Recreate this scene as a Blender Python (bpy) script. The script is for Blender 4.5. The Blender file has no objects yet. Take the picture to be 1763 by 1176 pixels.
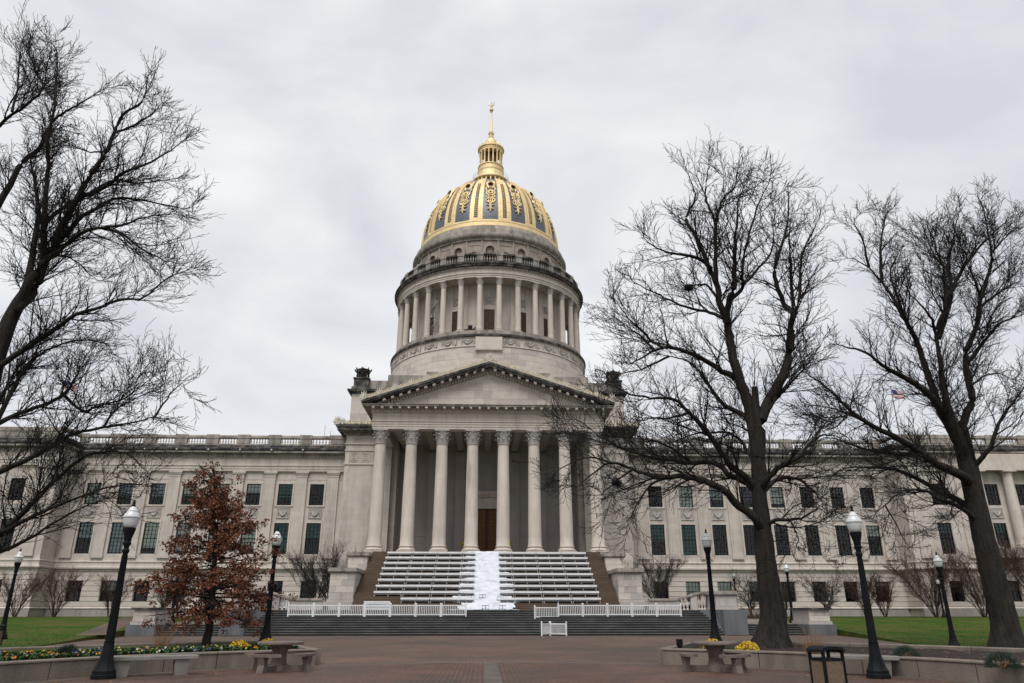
import bpy, math, random
from mathutils import Vector, Matrix
PI = math.pi; R_ = math.radians
sc = bpy.context.scene; COL = sc.collection
# ---------------------------------------------------------------- camera
PITCH, YAW, FPX = R_(20.4), R_(2.1), 1250.0          # focal length in photo pixels (1763 wide)
CAMP = Vector((-0.25, 0, 1.6))
cd = bpy.data.cameras.new('camera'); cam = bpy.data.objects.new('camera', cd); COL.objects.link(cam)
cd.sensor_width = 36; cd.lens = FPX / 1763 * 36; cd.clip_end = 3000; cd.clip_start = 0.1
cam.location = CAMP; cam.rotation_euler = (PI / 2 + PITCH, 0, -YAW); sc.camera = cam
# ---------------------------------------------------------------- overcast sky, soft sun, exposure
W = bpy.data.worlds.new('World'); sc.world = W; W.use_nodes = True
wn = W.node_tree.nodes; wl = W.node_tree.links; wn.clear()
SUN_EL, SUN_AZ = R_(58), R_(198)      # azimuth clockwise from +Y: behind the camera, a little to the left
def wnode(t, **k):
    n = wn.new(t)
    for a, b in k.items(): setattr(n, a, b)
    return n
sky = wnode('ShaderNodeTexSky', sky_type='NISHITA'); sky.sun_disc = False
sky.sun_elevation = SUN_EL; sky.sun_rotation = SUN_AZ
tc = wnode('ShaderNodeTexCoord')
dv = wnode('ShaderNodeMapping'); dv.inputs['Scale'].default_value = (1, 1, 1.9); wl.new(tc.outputs['Generated'], dv.inputs[0])
n1 = wnode('ShaderNodeTexNoise'); n1.inputs['Scale'].default_value = 2.6; n1.inputs['Detail'].default_value = 6; n1.inputs['Roughness'].default_value = .52; n1.inputs['Distortion'].default_value = .5
wl.new(dv.outputs[0], n1.inputs['Vector'])
rmp = wnode('ShaderNodeValToRGB'); e = rmp.color_ramp.elements
e[0].position = .34; e[0].color = (.335, .343, .368, 1); e[1].position = .64; e[1].color = (.460, .465, .475, 1)
wl.new(n1.outputs['Fac'], rmp.inputs[0])
b1 = wnode('ShaderNodeBackground'); wl.new(rmp.outputs[0], b1.inputs[0]); b1.inputs[1].default_value = 1.0
b2 = wnode('ShaderNodeBackground'); wl.new(sky.outputs[0], b2.inputs[0]); b2.inputs[1].default_value = 0.05
mx = wnode('ShaderNodeMixShader'); mx.inputs[0].default_value = .06; wl.new(b1.outputs[0], mx.inputs[1]); wl.new(b2.outputs[0], mx.inputs[2])
wo = wnode('ShaderNodeOutputWorld'); wl.new(mx.outputs[0], wo.inputs[0])
sl = bpy.data.lights.new('sun', 'SUN'); sl.energy = 1.5; sl.angle = R_(35); sl.color = (1, .98, .955)
so = bpy.data.objects.new('sun', sl); COL.objects.link(so)
sd = Vector((math.sin(SUN_AZ) * math.cos(SUN_EL), math.cos(SUN_AZ) * math.cos(SUN_EL), math.sin(SUN_EL)))
so.rotation_euler = sd.to_track_quat('Z', 'Y').to_euler()
vs = sc.view_settings; vs.view_transform = 'Standard'; vs.look = 'None'; vs.gamma = 1; vs.exposure = 1.05
# ---------------------------------------------------------------- photo pixel -> world (directions only)
FW = Vector((math.sin(YAW) * math.cos(PITCH), math.cos(YAW) * math.cos(PITCH), math.sin(PITCH)))
RT = Vector((math.cos(YAW), -math.sin(YAW), 0)); UP = RT.cross(FW)
def atY(u, v, Y):
    d = FW + RT * ((u - 881.5) / FPX) + UP * ((588 - v) / FPX); return CAMP + d * ((Y - CAMP.y) / d.y)
# ---------------------------------------------------------------- materials
MATS = {}
def mat(name, c, c2=None, scale=2.0, rough=.85, metal=0, bump=0, bscale=30, streak=False, joints=None, lo=.35, hi=.68, detail=6, spec=.3, grime=None, jdark=.72):
    m = bpy.data.materials.new(name); m.use_nodes = True; nt = m.node_tree; N = nt.nodes; L = nt.links
    b = N['Principled BSDF']; b.inputs['Roughness'].default_value = rough; b.inputs['Metallic'].default_value = metal
    b.inputs['Specular IOR Level'].default_value = spec
    g = N.new('ShaderNodeNewGeometry'); col = None
    if c2 is None: c2 = tuple(x * .8 for x in c)
    mp = N.new('ShaderNodeMapping'); L.new(g.outputs['Position'], mp.inputs[0])
    if streak: mp.inputs['Scale'].default_value = (1, 1, .16)
    nz = N.new('ShaderNodeTexNoise'); nz.inputs['Scale'].default_value = scale; nz.inputs['Detail'].default_value = detail; nz.inputs['Roughness'].default_value = .62
    L.new(mp.outputs[0], nz.inputs['Vector'])
    r = N.new('ShaderNodeValToRGB'); r.color_ramp.elements[0].position = lo; r.color_ramp.elements[1].position = hi
    r.color_ramp.elements[0].color = (*c2, 1); r.color_ramp.elements[1].color = (*c, 1); L.new(nz.outputs['Fac'], r.inputs[0]); col = r.outputs[0]
    if grime:
        n3 = N.new('ShaderNodeTexNoise'); n3.inputs['Scale'].default_value = grime[1]; n3.inputs['Detail'].default_value = 8; n3.inputs['Roughness'].default_value = .7
        m3 = N.new('ShaderNodeMapping'); m3.inputs['Scale'].default_value = (1, 1, grime[4] if len(grime) > 4 else .3); L.new(g.outputs['Position'], m3.inputs[0]); L.new(m3.outputs[0], n3.inputs['Vector'])
        r3 = N.new('ShaderNodeValToRGB'); r3.color_ramp.elements[0].position = grime[2]; r3.color_ramp.elements[1].position = grime[3]; L.new(n3.outputs['Fac'], r3.inputs[0])
        x3 = N.new('ShaderNodeMix'); x3.data_type = 'RGBA'; L.new(r3.outputs[0], x3.inputs[0]); L.new(col, x3.inputs[6]); x3.inputs[7].default_value = (*grime[0], 1); col = x3.outputs[2]
    if joints:
        # masonry joints and block-to-block tone: (brick width, row height, mode)
        s_ = N.new('ShaderNodeSeparateXYZ'); L.new(g.outputs['Position'], s_.inputs[0]); cb = N.new('ShaderNodeCombineXYZ')
        if joints[2] == 'wall':
            ad = N.new('ShaderNodeMath'); ad.operation = 'ADD'; L.new(s_.outputs[0], ad.inputs[0]); L.new(s_.outputs[1], ad.inputs[1]); L.new(ad.outputs[0], cb.inputs[0]); L.new(s_.outputs[2], cb.inputs[1])
        else:
            L.new(s_.outputs[1], cb.inputs[0]); L.new(s_.outputs[0], cb.inputs[1])
        bt = N.new('ShaderNodeTexBrick'); bt.inputs['Scale'].default_value = 1; bt.inputs['Brick Width'].default_value = joints[0]; bt.inputs['Row Height'].default_value = joints[1]
        bt.inputs['Mortar Size'].default_value = joints[3]; bt.inputs['Color1'].default_value = (1, 1, 1, 1); k = joints[4]; bt.inputs['Color2'].default_value = (k, k * .98, k * .96, 1); bt.inputs['Mortar'].default_value = (jdark, jdark, jdark, 1)
        L.new(cb.outputs[0], bt.inputs['Vector'])
        x = N.new('ShaderNodeMix'); x.data_type = 'RGBA'; x.blend_type = 'MULTIPLY'; x.inputs[0].default_value = 1; L.new(col, x.inputs[6]); L.new(bt.outputs['Color'], x.inputs[7]); col = x.outputs[2]
    L.new(col, b.inputs['Base Color'])
    if bump:
        n2 = N.new('ShaderNodeTexNoise'); n2.inputs['Scale'].default_value = bscale; n2.inputs['Detail'].default_value = 5; L.new(g.outputs['Position'], n2.inputs['Vector'])
        bp = N.new('ShaderNodeBump'); bp.inputs['Strength'].default_value = bump; bp.inputs['Distance'].default_value = .05; L.new(n2.outputs['Fac'], bp.inputs['Height']); L.new(bp.outputs[0], b.inputs['Normal'])
    MATS[name] = m; return m
LIME = (.545, .482, .425)
mat('limestone', LIME, (.41, .368, .34), 1.1, .88, streak=True, joints=(1.55, .62, 'wall', .012, .90), bump=.15, bscale=6, grime=((.22, .195, .172), .6, .55, .78, .12), jdark=.80)
mat('limestone_plain', (.555, .492, .435), (.425, .378, .338), 1.6, .88, streak=True, bump=.15, bscale=8, grime=((.22, .195, .172), .8, .56, .80, .14), joints=(50, .95, 'wall', .010, .95), jdark=.85)
mat('limestone_block_light', (.535, .475, .42), (.455, .40, .355), 1.4, .88, bump=.15, bscale=8)
mat('limestone_block_pink', (.45, .39, .355), (.38, .33, .30), 1.4, .88, bump=.15, bscale=8)
mat('limestone_block_grey', (.43, .39, .36), (.33, .30, .28), 1.2, .88, streak=True, bump=.15, bscale=8, grime=((.16, .14, .125), 1.2, .55, .8))
mat('limestone_stained', (.36, .318, .28), (.185, .163, .142), .9, .9, streak=True, bump=.2, bscale=8, grime=((.07, .065, .06), 1.1, .5, .72))
mat('weathered_stone', (.23, .205, .18), (.045, .042, .04), .9, .9, bump=.25, bscale=6, lo=.42, hi=.72, grime=((.025, .024, .023), 1.3, .44, .6, 1))
mat('recess_shade_stone', (.33, .295, .27), (.27, .245, .225), 1.0, .88, streak=True, joints=(1.9, .9, 'wall', .012, .95), jdark=.85)  # limestone darkened: the portico recess shade is put into the colour
mat('drum_brown', (.34, .285, .24), (.25, .21, .18), 1.2, .9, streak=True, joints=(1.6, .55, 'wall', .012, .93), grime=((.12, .10, .09), .8, .55, .8), jdark=.85)
mat('gold', (.76, .60, .345), (.60, .45, .24), 2.2, .6, metal=.45, bump=.12, bscale=9)
mat('slate_blue', (.085, .10, .12), (.055, .066, .082), 2.5, .42, bump=.2, bscale=5, spec=.5)
mat('gilded_cresting', (.60, .55, .46), (.36, .32, .26), 6, .6, metal=0)
mat('crest_gold', (.58, .46, .29), (.34, .26, .16), 3, .5, metal=.3)
mat('window_frame', (.006, .007, .007), None, 3, .6, spec=.1)
mat('blind_pale', (.80, .82, .76), (.68, .71, .66), 2, .8); mat('blind_teal', (.05, .20, .18), (.02, .09, .085), 2, .7)
mat('blind_blue', (.48, .53, .58), (.36, .41, .46), 2, .8); mat('blind_violet', (.12, .10, .17), None, 2, .8)
mat('dark_interior', (.008, .008, .008), (.005, .005, .005), 1, .9)
mat('bronze_grille', (.10, .065, .04), (.06, .04, .026), 2, .5, metal=.4)
mat('door_bronze', (.085, .032, .014), (.05, .02, .01), 3, .45, metal=.3); mat('door_trim', (.19, .088, .03), None, 3, .42, metal=.5)
mat('granite', (.135, .142, .152), (.085, .09, .098), 1.3, .7, streak=True, bump=.1, bscale=14, grime=((.06, .06, .062), 1.0, .55, .8))
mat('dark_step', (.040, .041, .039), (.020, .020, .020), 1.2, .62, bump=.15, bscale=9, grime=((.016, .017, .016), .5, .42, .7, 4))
mat('tread_sky_sheen', (.19, .19, .188), (.085, .085, .083), .8, .5, bump=.1, bscale=9, grime=((.08, .08, .078), .35, .46, .66, 4))  # paler than the risers: sky reflection on the treads put into the colour
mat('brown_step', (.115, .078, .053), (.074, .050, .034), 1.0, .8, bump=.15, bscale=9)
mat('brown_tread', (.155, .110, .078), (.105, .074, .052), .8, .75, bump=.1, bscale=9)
mat('plinth_granite', (.33, .30, .275), (.235, .21, .19), 1.0, .8, streak=True, bump=.1, bscale=10)
mat('brick_paving', (.150, .090, .064), (.094, .061, .045), .35, .66, joints=(.24, .12, 'floor', .014, .80), bump=.25, bscale=16, jdark=.55, grime=((.062, .050, .038), .16, .44, .66, 1))
mat('brick_wet', (.135, .070, .049), (.078, .043, .032), .6, .55, joints=(.24, .13, 'floor', .014, .70), bump=.3, bscale=14, jdark=.45, grime=((.055, .043, .032), .35, .45, .7, 1))
mat('border_stone', (.105, .088, .074), (.066, .056, .048), 1.2, .7, bump=.2)
mat('concrete_light', (.22, .205, .185), (.15, .14, .125), 2, .8, bump=.2, bscale=25)
mat('concrete', (.19, .158, .128), (.125, .104, .085), 1.3, .85, streak=True, bump=.3, bscale=22, grime=((.08, .066, .054), .9, .50, .76))
mat('table_concrete', (.165, .128, .108), (.095, .074, .063), 4, .8, bump=.4, bscale=50)
mat('black_iron', (.009, .010, .012), (.005, .006, .007), 4, .6, spec=.1)
mat('globe_white', (.56, .58, .57), (.46, .48, .47), 3, .22, spec=.5)
mat('white_vinyl', (.66, .66, .66), (.56, .56, .56), 2, .5)
mat('aluminium', (.72, .73, .75), (.62, .63, .66), 2, .42, metal=.35)
mat('aluminium_shade_grey', (.19, .19, .19), (.13, .13, .13), 2, .5, metal=.3)  # dark grey that holds the shade below the bench planks
mat('tarp_white', (.55, .57, .61), (.46, .48, .515), 1.2, .55, bump=.3, bscale=3)
mat('aggregate', (.25, .17, .115), (.06, .045, .033), 95, .85, bump=.6, bscale=95, lo=.40, hi=.60)
mat('lawn_green', (.032, .085, .005), (.016, .044, .004), 1.1, .95, bump=.8, bscale=24, grime=((.080, .072, .020), .23, .42, .64, 1), spec=.1)
mat('grass_blade', (.038, .100, .007), (.024, .060, .005), 1.2, .8); mat('soil', (.028, .016, .012), (.012, .008, .006), 9, .95, bump=.8, bscale=30)
mat('bark', (.030, .023, .018), (.008, .0065, .006), 8, .95, bump=1.0, bscale=18, streak=True, grime=((.018, .023, .007), 1.3, .56, .74, 1))
mat('bark_far', (.011, .0085, .0075), (.006, .005, .0045), 4, .95); mat('myrtle_bark', (.070, .036, .027), (.040, .021, .016), 5, .9)
mat('dogwood_bark', (.050, .040, .034), (.032, .025, .022), 5, .9); mat('hedge_brown', (.075, .038, .026), (.04, .022, .016), 5, .9)
mat('oak_leaf', (.19, .062, .026), (.060, .020, .011), 2.2, .72); mat('oak_leaf_light', (.25, .095, .048), (.14, .050, .028), 2.2, .7)
mat('pansy_leaf', (.030, .070, .018), (.016, .036, .010), 9, .8); mat('juniper', (.016, .045, .026), (.009, .024, .015), 8, .85)
mat('mum_yellow', (.50, .33, .012), (.32, .20, .01), 9, .7); mat('dry_grass', (.24, .135, .06), (.15, .08, .036), 6, .9)
mat('pansy_orange', (.50, .15, .012), None, 6, .6); mat('pansy_yellow', (.50, .34, .03), None, 6, .6); mat('pansy_white', (.48, .48, .40), None, 6, .6); mat('pansy_violet', (.13, .09, .36), None, 6, .6)
mat('leaf_litter', (.19, .10, .05), (.10, .055, .03), 8, .85); mat('flag_red', (.42, .03, .03), None, 4, .8); mat('flag_white', (.7, .7, .7), None, 4, .8); mat('flag_blue', (.03, .05, .16), None, 4, .8)
mat('steel_grey', (.20, .21, .22), None, 3, .5, metal=.5); mat('roof_lead', (.12, .12, .12), (.07, .07, .07), 1, .8)
g = bpy.data.materials.new('glass'); g.use_nodes = True; nt = g.node_tree; nt.nodes.clear()
o_ = nt.nodes.new('ShaderNodeOutputMaterial'); t_ = nt.nodes.new('ShaderNodeBsdfTransparent'); t_.inputs[0].default_value = (.90, .96, .94, 1)
gl = nt.nodes.new('ShaderNodeBsdfGlossy'); gl.inputs['Roughness'].default_value = .03; fr = nt.nodes.new('ShaderNodeFresnel'); fr.inputs[0].default_value = 1.5
ms = nt.nodes.new('ShaderNodeMixShader'); nt.links.new(fr.outputs[0], ms.inputs[0]); nt.links.new(t_.outputs[0], ms.inputs[1]); nt.links.new(gl.outputs[0], ms.inputs[2]); nt.links.new(ms.outputs[0], o_.inputs[0]); MATS['glass'] = g
# ---------------------------------------------------------------- mesh helpers
class MB:
    def __init__(s): s.v = []; s.f = []
    def add(s, vs_, fs): n = len(s.v); s.v += [tuple(v) for v in vs_]; s.f += [tuple(i + n for i in f) for f in fs]; return s
    def box(s, x0, x1, y0, y1, z0, z1):
        if x0 > x1: x0, x1 = x1, x0
        return s.add([(x0, y0, z0), (x1, y0, z0), (x1, y1, z0), (x0, y1, z0), (x0, y0, z1), (x1, y0, z1), (x1, y1, z1), (x0, y1, z1)],
                     [(0, 3, 2, 1), (4, 5, 6, 7), (0, 1, 5, 4), (1, 2, 6, 5), (2, 3, 7, 6), (3, 0, 4, 7)])
    def lathe(s, prof, n=24, c=(0, 0), a0=0, a1=2 * PI, rot=0):
        full = abs(a1 - a0 - 2 * PI) < 1e-6; m = n if full else n + 1; vs_ = []; fs = []
        for r, z in prof:
            for k in range(m):
                a = a0 + (a1 - a0) * k / n + rot; vs_.append((c[0] + r * math.sin(a), c[1] - r * math.cos(a), z))
        for i in range(len(prof) - 1):
            for k in range(n):
                k2 = (k + 1) % m; fs.append((i * m + k, i * m + k2, (i + 1) * m + k2, (i + 1) * m + k))
        if full:
            if prof[0][0] > 1e-4: fs.append(tuple(range(m))[::-1])
            if prof[-1][0] > 1e-4: fs.append(tuple(range((len(prof) - 1) * m, len(prof) * m)))
        return s.add(vs_, fs)
    def prism(s, poly, y0, y1, fn=None):     # polygon in XZ extruded along Y
        n = len(poly); vs_ = [(x, y0, z) for x, z in poly] + [(x, y1, z) for x, z in poly]
        fs = [tuple(range(n)), tuple(range(2 * n - 1, n - 1, -1))] + [(i, i + n, (i + 1) % n + n, (i + 1) % n) for i in range(n)]
        return s.add(vs_, fs)
    def slab(s, poly, z0, z1):               # polygon in XY extruded along Z
        n = len(poly); vs_ = [(x, y, z0) for x, y in poly] + [(x, y, z1) for x, y in poly]
        fs = [tuple(range(n - 1, -1, -1)), tuple(range(n, 2 * n))] + [(i, (i + 1) % n, (i + 1) % n + n, i + n) for i in range(n)]
        return s.add(vs_, fs)
    def tube(s, pts, rad, n=6, cap=True):
        pts = [Vector(p) for p in pts]
        if not isinstance(rad, (list, tuple)): rad = [rad] * len(pts)
        vs_ = []; fs = []; up = Vector((0, 0, 1)); L = len(pts)
        for i, p in enumerate(pts):
            d = pts[min(i + 1, L - 1)] - pts[max(i - 1, 0)]
            if d.length < 1e-9: d = Vector((0, 0, 1))
            d.normalize(); a = d.cross(up if abs(d.z) < .95 else Vector((1, 0, 0))); a.normalize(); b = d.cross(a)
            for k in range(n):
                t = 2 * PI * k / n; q = p + (a * math.cos(t) + b * math.sin(t)) * rad[i]; vs_.append((q.x, q.y, q.z))
        for i in range(L - 1):
            for k in range(n):
                k2 = (k + 1) % n; fs.append((i * n + k, i * n + k2, (i + 1) * n + k2, (i + 1) * n + k))
        if cap and n > 2: fs.append(tuple(range(n))[::-1]); fs.append(tuple(range((L - 1) * n, L * n)))
        return s.add(vs_, fs)
    def sweep(s, path, prof, sgn=1):         # moulding: prof = closed polygon of (outward, z); path in XY, outward to the right of travel
        P = [Vector((p[0], p[1])) for p in path]; rows = []; n = len(prof)
        for i, p in enumerate(P):
            ns = []
            if i > 0: d = (P[i] - P[i - 1]).normalized(); ns.append(Vector((d.y, -d.x)))
            if i < len(P) - 1: d = (P[i + 1] - P[i]).normalized(); ns.append(Vector((d.y, -d.x)))
            m = ns[0] if len(ns) == 1 else (ns[0] + ns[1]) / (1 + ns[0].dot(ns[1]))
            rows.append([((p.x + m.x * o) * sgn, p.y + m.y * o, z) for o, z in prof])
        vs_ = [v for r in rows for v in r]; fs = []
        for i in range(len(P) - 1):
            for k in range(n): k2 = (k + 1) % n; fs.append((i * n + k, i * n + k2, (i + 1) * n + k2, (i + 1) * n + k))
        fs += [tuple(range(n)), tuple(range((len(P) - 1) * n, len(P) * n))]
        return s.add(vs_, fs)
    def xf(s, M): s.v = [tuple(M @ Vector(v)) for v in s.v]; return s
    def merge(s, o, M=None): return s.add([M @ Vector(v) for v in o.v] if M else o.v, o.f)
    def mesh(s, name, m, smooth=None):
        me = bpy.data.meshes.new(name); me.from_pydata(s.v, [], s.f)
        for k in (m if isinstance(m, (list, tuple)) else [m]): me.materials.append(MATS[k])
        if smooth is not None:
            me.polygons.foreach_set('use_smooth', [True] * len(me.polygons))
            if smooth < 180: me.set_sharp_from_angle(angle=R_(smooth))
        me.validate(); return me
def link(name, me, parent=None, loc=(0, 0, 0), rz=0, scale=None):
    o = bpy.data.objects.new(name, me); COL.objects.link(o); o.location = loc
    if rz: o.rotation_euler = (0, 0, rz)
    if scale: o.scale = scale if isinstance(scale, (tuple, list)) else (scale,) * 3
    if parent:
        o.parent = parent
        if parent.get('_w'): o.matrix_parent_inverse = Matrix.Translation(-Vector(parent.location))
    return o
def build(mb, name, m, parent=None, loc=(0, 0, 0), rz=0, smooth=None): return link(name, mb.mesh(name, m, smooth), parent, loc, rz)
def tag(o, label=None, cat=None, group=None, kind=None):
    for k, v in (('label', label), ('category', cat), ('group', group), ('kind', kind)):
        if v: o[k] = v
    return o
def thing(name, label, cat, loc=(0, 0, 0), rz=0, group=None, world=False):
    o = bpy.data.objects.new(name, None); COL.objects.link(o); o.location = loc; o.rotation_euler = (0, 0, rz); o.empty_display_size = .2
    if world: o['_w'] = 1
    return tag(o, label, cat, group)
def copytree(o, loc=None, rz=None, parent=None, label=None, group=None):
    c = o.copy(); COL.objects.link(c)
    if parent: c.parent = parent
    if loc is not None: c.location = loc
    if rz is not None: c.rotation_euler = (c.rotation_euler[0], c.rotation_euler[1], rz)
    if label: c['label'] = label
    if group: c['group'] = group
    for ch in KIDS.get(o.name, []): copytree(ch, parent=c)
    return c
KIDS = {}
def index_kids():
    KIDS.clear()
    for o in bpy.data.objects:
        if o.parent: KIDS.setdefault(o.parent.name, []).append(o)
def clip(poly, a, b, c):                      # keep a*x+b*z<=c
    out = []
    for i in range(len(poly)):
        p, q = poly[i], poly[(i + 1) % len(poly)]; dp = a * p[0] + b * p[1] - c; dq = a * q[0] + b * q[1] - c
        if dp <= 0: out.append(p)
        if dp * dq < 0: t = dp / (dp - dq); out.append((p[0] + t * (q[0] - p[0]), p[1] + t * (q[1] - p[1])))
    return out
def rrect(w, d, ch): return [(-w + ch, -d), (w - ch, -d), (w, -d + ch), (w, d - ch), (w - ch, d), (-w + ch, d), (-w, d - ch), (-w, -d + ch)]
# ================================================================ the ground
def sm(t): t = max(0, min(1, t)); return t * t * (3 - 2 * t)
def lawn_z(x, y): return .03 + 1.06 * sm((y - 36) / 46)
tag(build(MB().add([(-900, -200, -.06), (900, -200, -.06), (900, 1500, -.06), (-900, 1500, -.06)], [(0, 1, 2, 3)]), 'ground', 'lawn_green'), kind='structure')
tag(build(MB().add([(-34, -30, 0), (34, -30, 0), (34, 60, 0), (-34, 60, 0)], [(0, 1, 2, 3)]), 'brick_plaza', 'brick_paving'), kind='structure')
PC = (0, 14.0)
def ring(r0, r1, z, n=96):
    b = MB(); vs_ = []
    for k in range(n): a = 2 * PI * k / n; vs_ += [(PC[0] + r0 * math.sin(a), PC[1] - r0 * math.cos(a), z), (PC[0] + r1 * math.sin(a), PC[1] - r1 * math.cos(a), z)]
    return b.add(vs_, [(2 * k, 2 * k + 1, (2 * k + 3) % (2 * n), (2 * k + 2) % (2 * n)) for k in range(n)])
disc = ring(.001, 12.3, .004)
tag(build(disc, 'plaza_circle', 'brick_wet'), kind='structure')
tag(build(ring(12.3, 12.66, .005), 'plaza_border', 'border_stone'), kind='structure')
tag(build(MB().add([(-.22, -8, .0105), (.22, -8, .0105), (.22, 26.2, .0105), (-.22, 26.2, .0105)], [(0, 1, 2, 3)]), 'drain_channel', 'border_stone'), kind='structure')
EDGE = [(12, 20.5), (30, 20.6), (38, 21.6), (48, 23.8), (54, 24.8), (58, 24.85), (86, 24.9)]
def edge_x(y):
    for (y0, x0), (y1, x1) in zip(EDGE, EDGE[1:]):
        if y <= y1: return x0 + (x1 - x0) * max(0, (y - y0)) / (y1 - y0)
    return EDGE[-1][1]
for s in (-1, 1):
    m = MB(); ys = [12 + 74 * i / 44 for i in range(45)]; nx = 14; vs_ = []; fs = []
    for y in ys:
        e = edge_x(y)
        for i in range(nx + 1):
            x = e + (95 - e) * (max(0, i - 1) / (nx - 1)) ** 1.6
            vs_.append((s * x, y, lawn_z(x, y) if i else -.07))
    for j in range(len(ys) - 1):
        for i in range(nx): a = j * (nx + 1) + i; fs.append((a, a + 1, a + nx + 2, a + nx + 1))
    tag(build(m.add(vs_, fs), 'lawn', 'lawn_green', smooth=50), kind='structure')
    # planted terrace between the side flight and the building
    vs_ = []; fs = []
    for j in range(15):
        y = 56.6 + (86 - 56.6) * j / 14; z = .74 + .5 * sm((y - 57) / 20)
        vs_ += [(s * 12.6, y, z), (s * 25.05, y, max(z, lawn_z(0, y) + .01))]
    for j in range(14): a = 2 * j; fs.append((a, a + 1, a + 3, a + 2))
    tag(build(MB().add(vs_, fs), 'terrace_lawn', 'lawn_green'), kind='structure')
    tag(build(MB().box(s * 13.05, s * 18.6, 60.42, 82.9, .4, 2.1), 'planting_bed', 'soil'), kind='structure')
    tag(build(MB().add([(s * 18.7, 56.5, .745), (s * 22.7, 56.5, .745), (s * 24.6, 66, 1.02), (s * 20.6, 66, 1.02)], [(0, 1, 2, 3)]), 'side_path', 'concrete'), kind='structure')
pth = MB(); vs_ = []; fs = []
for j in range(15):
    t = j / 14; x = -24.3 - 9.6 * t; y = 49 + 27 * t; vs_ += [(x - .9, y - .2, lawn_z(0, y - .2) + .012), (x + .9, y + .2, lawn_z(0, y + .2) + .012)]
    if j: a = 2 * j - 2; fs.append((a, a + 1, a + 3, a + 2))
tag(build(pth.add(vs_, fs), 'brick_path', 'brick_paving'), kind='structure')

# ================================================================ the capitol
CAP = thing('capitol_building', 'pale limestone domed capitol with columned portico, long wings and gold ribbed dome', 'building', (0, 83, 1.1), world=True)
YW, YP, YB, YC, DY = 86.0, 83.0, 83.0, 74.5, 102.0
# ---- shared pieces
def baluster_mesh(h, r, m='limestone_plain'):
    p = [(r * .95, 0), (r * .95, .08), (r * .5, .14), (r * .62, .22), (r, .38), (r * .86, .52), (r * .45, .74), (r * .42, .84), (r * .8, .88), (r * .8, 1)]
    return MB().lathe([(a, z * h) for a, z in p], 8).mesh('baluster', m, 40)
BAL = baluster_mesh(.62, .115)
def swag_panel_mesh(w, h, m='limestone_plain'):
    b = MB(); t = .05
    b.box(-w, w, -.03, .02, 0, h)
    for (x0, x1, z0, z1) in ((-w, w, 0, t), (-w, w, h - t, h), (-w, -w + t, t, h - t), (w - t, w, t, h - t)): b.box(x0, x1, -.075, -.028, z0, z1)
    b.box(-w + t, w - t, -.055, -.028, h - .2, h - .13)
    for k, (dz, rr) in enumerate(((0, .085), (.16, .05))):
        pts = [(x * (w * .62), -.09, h * .72 - (1 - x * x) * h * .46 + dz) for x in [i / 6 - 1 for i in range(13)]]
        b.tube(pts, [rr * (1.25 - .6 * abs(i - 6) / 6) for i in range(13)], 5)
    for sx in (-1, 1):
        b.tube([(sx * w * .66, -.06, h * .78), (sx * w * .74, -.07, h * .5), (sx * w * .68, -.06, h * .2)], [.05, .075, .03], 5)
        b.lathe([(0, 0), (.085, .01), (.085, .05), (0, .06)], 7, (sx * w * .64, -.07)) if False else b.box(sx * w * .6, sx * w * .76, -.09, -.03, h * .72, h * .84)
    b.box(-.07, .07, -.09, -.03, h * .55, h * .74)
    return b.mesh('carved_panel', m, 40)
SWAG = swag_panel_mesh(.74, 1.14, 'limestone_block_grey')
def leaf(b, ang, r0, r1, z0, z1, w, curl):
    c, s_ = math.sin(ang), -math.cos(ang); tx, ty = math.cos(ang), math.sin(ang); rows = []
    for t, wf in ((0, .8), (.45, 1), (.8, .75), (1, .4)):
        r = r0 + (r1 - r0) * t * t; z = z0 + (z1 - z0) * t
        rows.append((r, z, w * wf))
    rows.append((r1 + curl, z1 - curl * .9, w * .3)); vs_ = []; fs = []
    for r, z, ww in rows:
        for k, o in ((-1, -.035), (0, .02), (1, -.035)):
            vs_.append(((r + o) * c + tx * k * ww, (r + o) * s_ + ty * k * ww, z))
    for i in range(len(rows) - 1):
        for k in range(2): a = i * 3 + k; fs.append((a, a + 1, a + 4, a + 3))
    b.add(vs_, fs)
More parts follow.
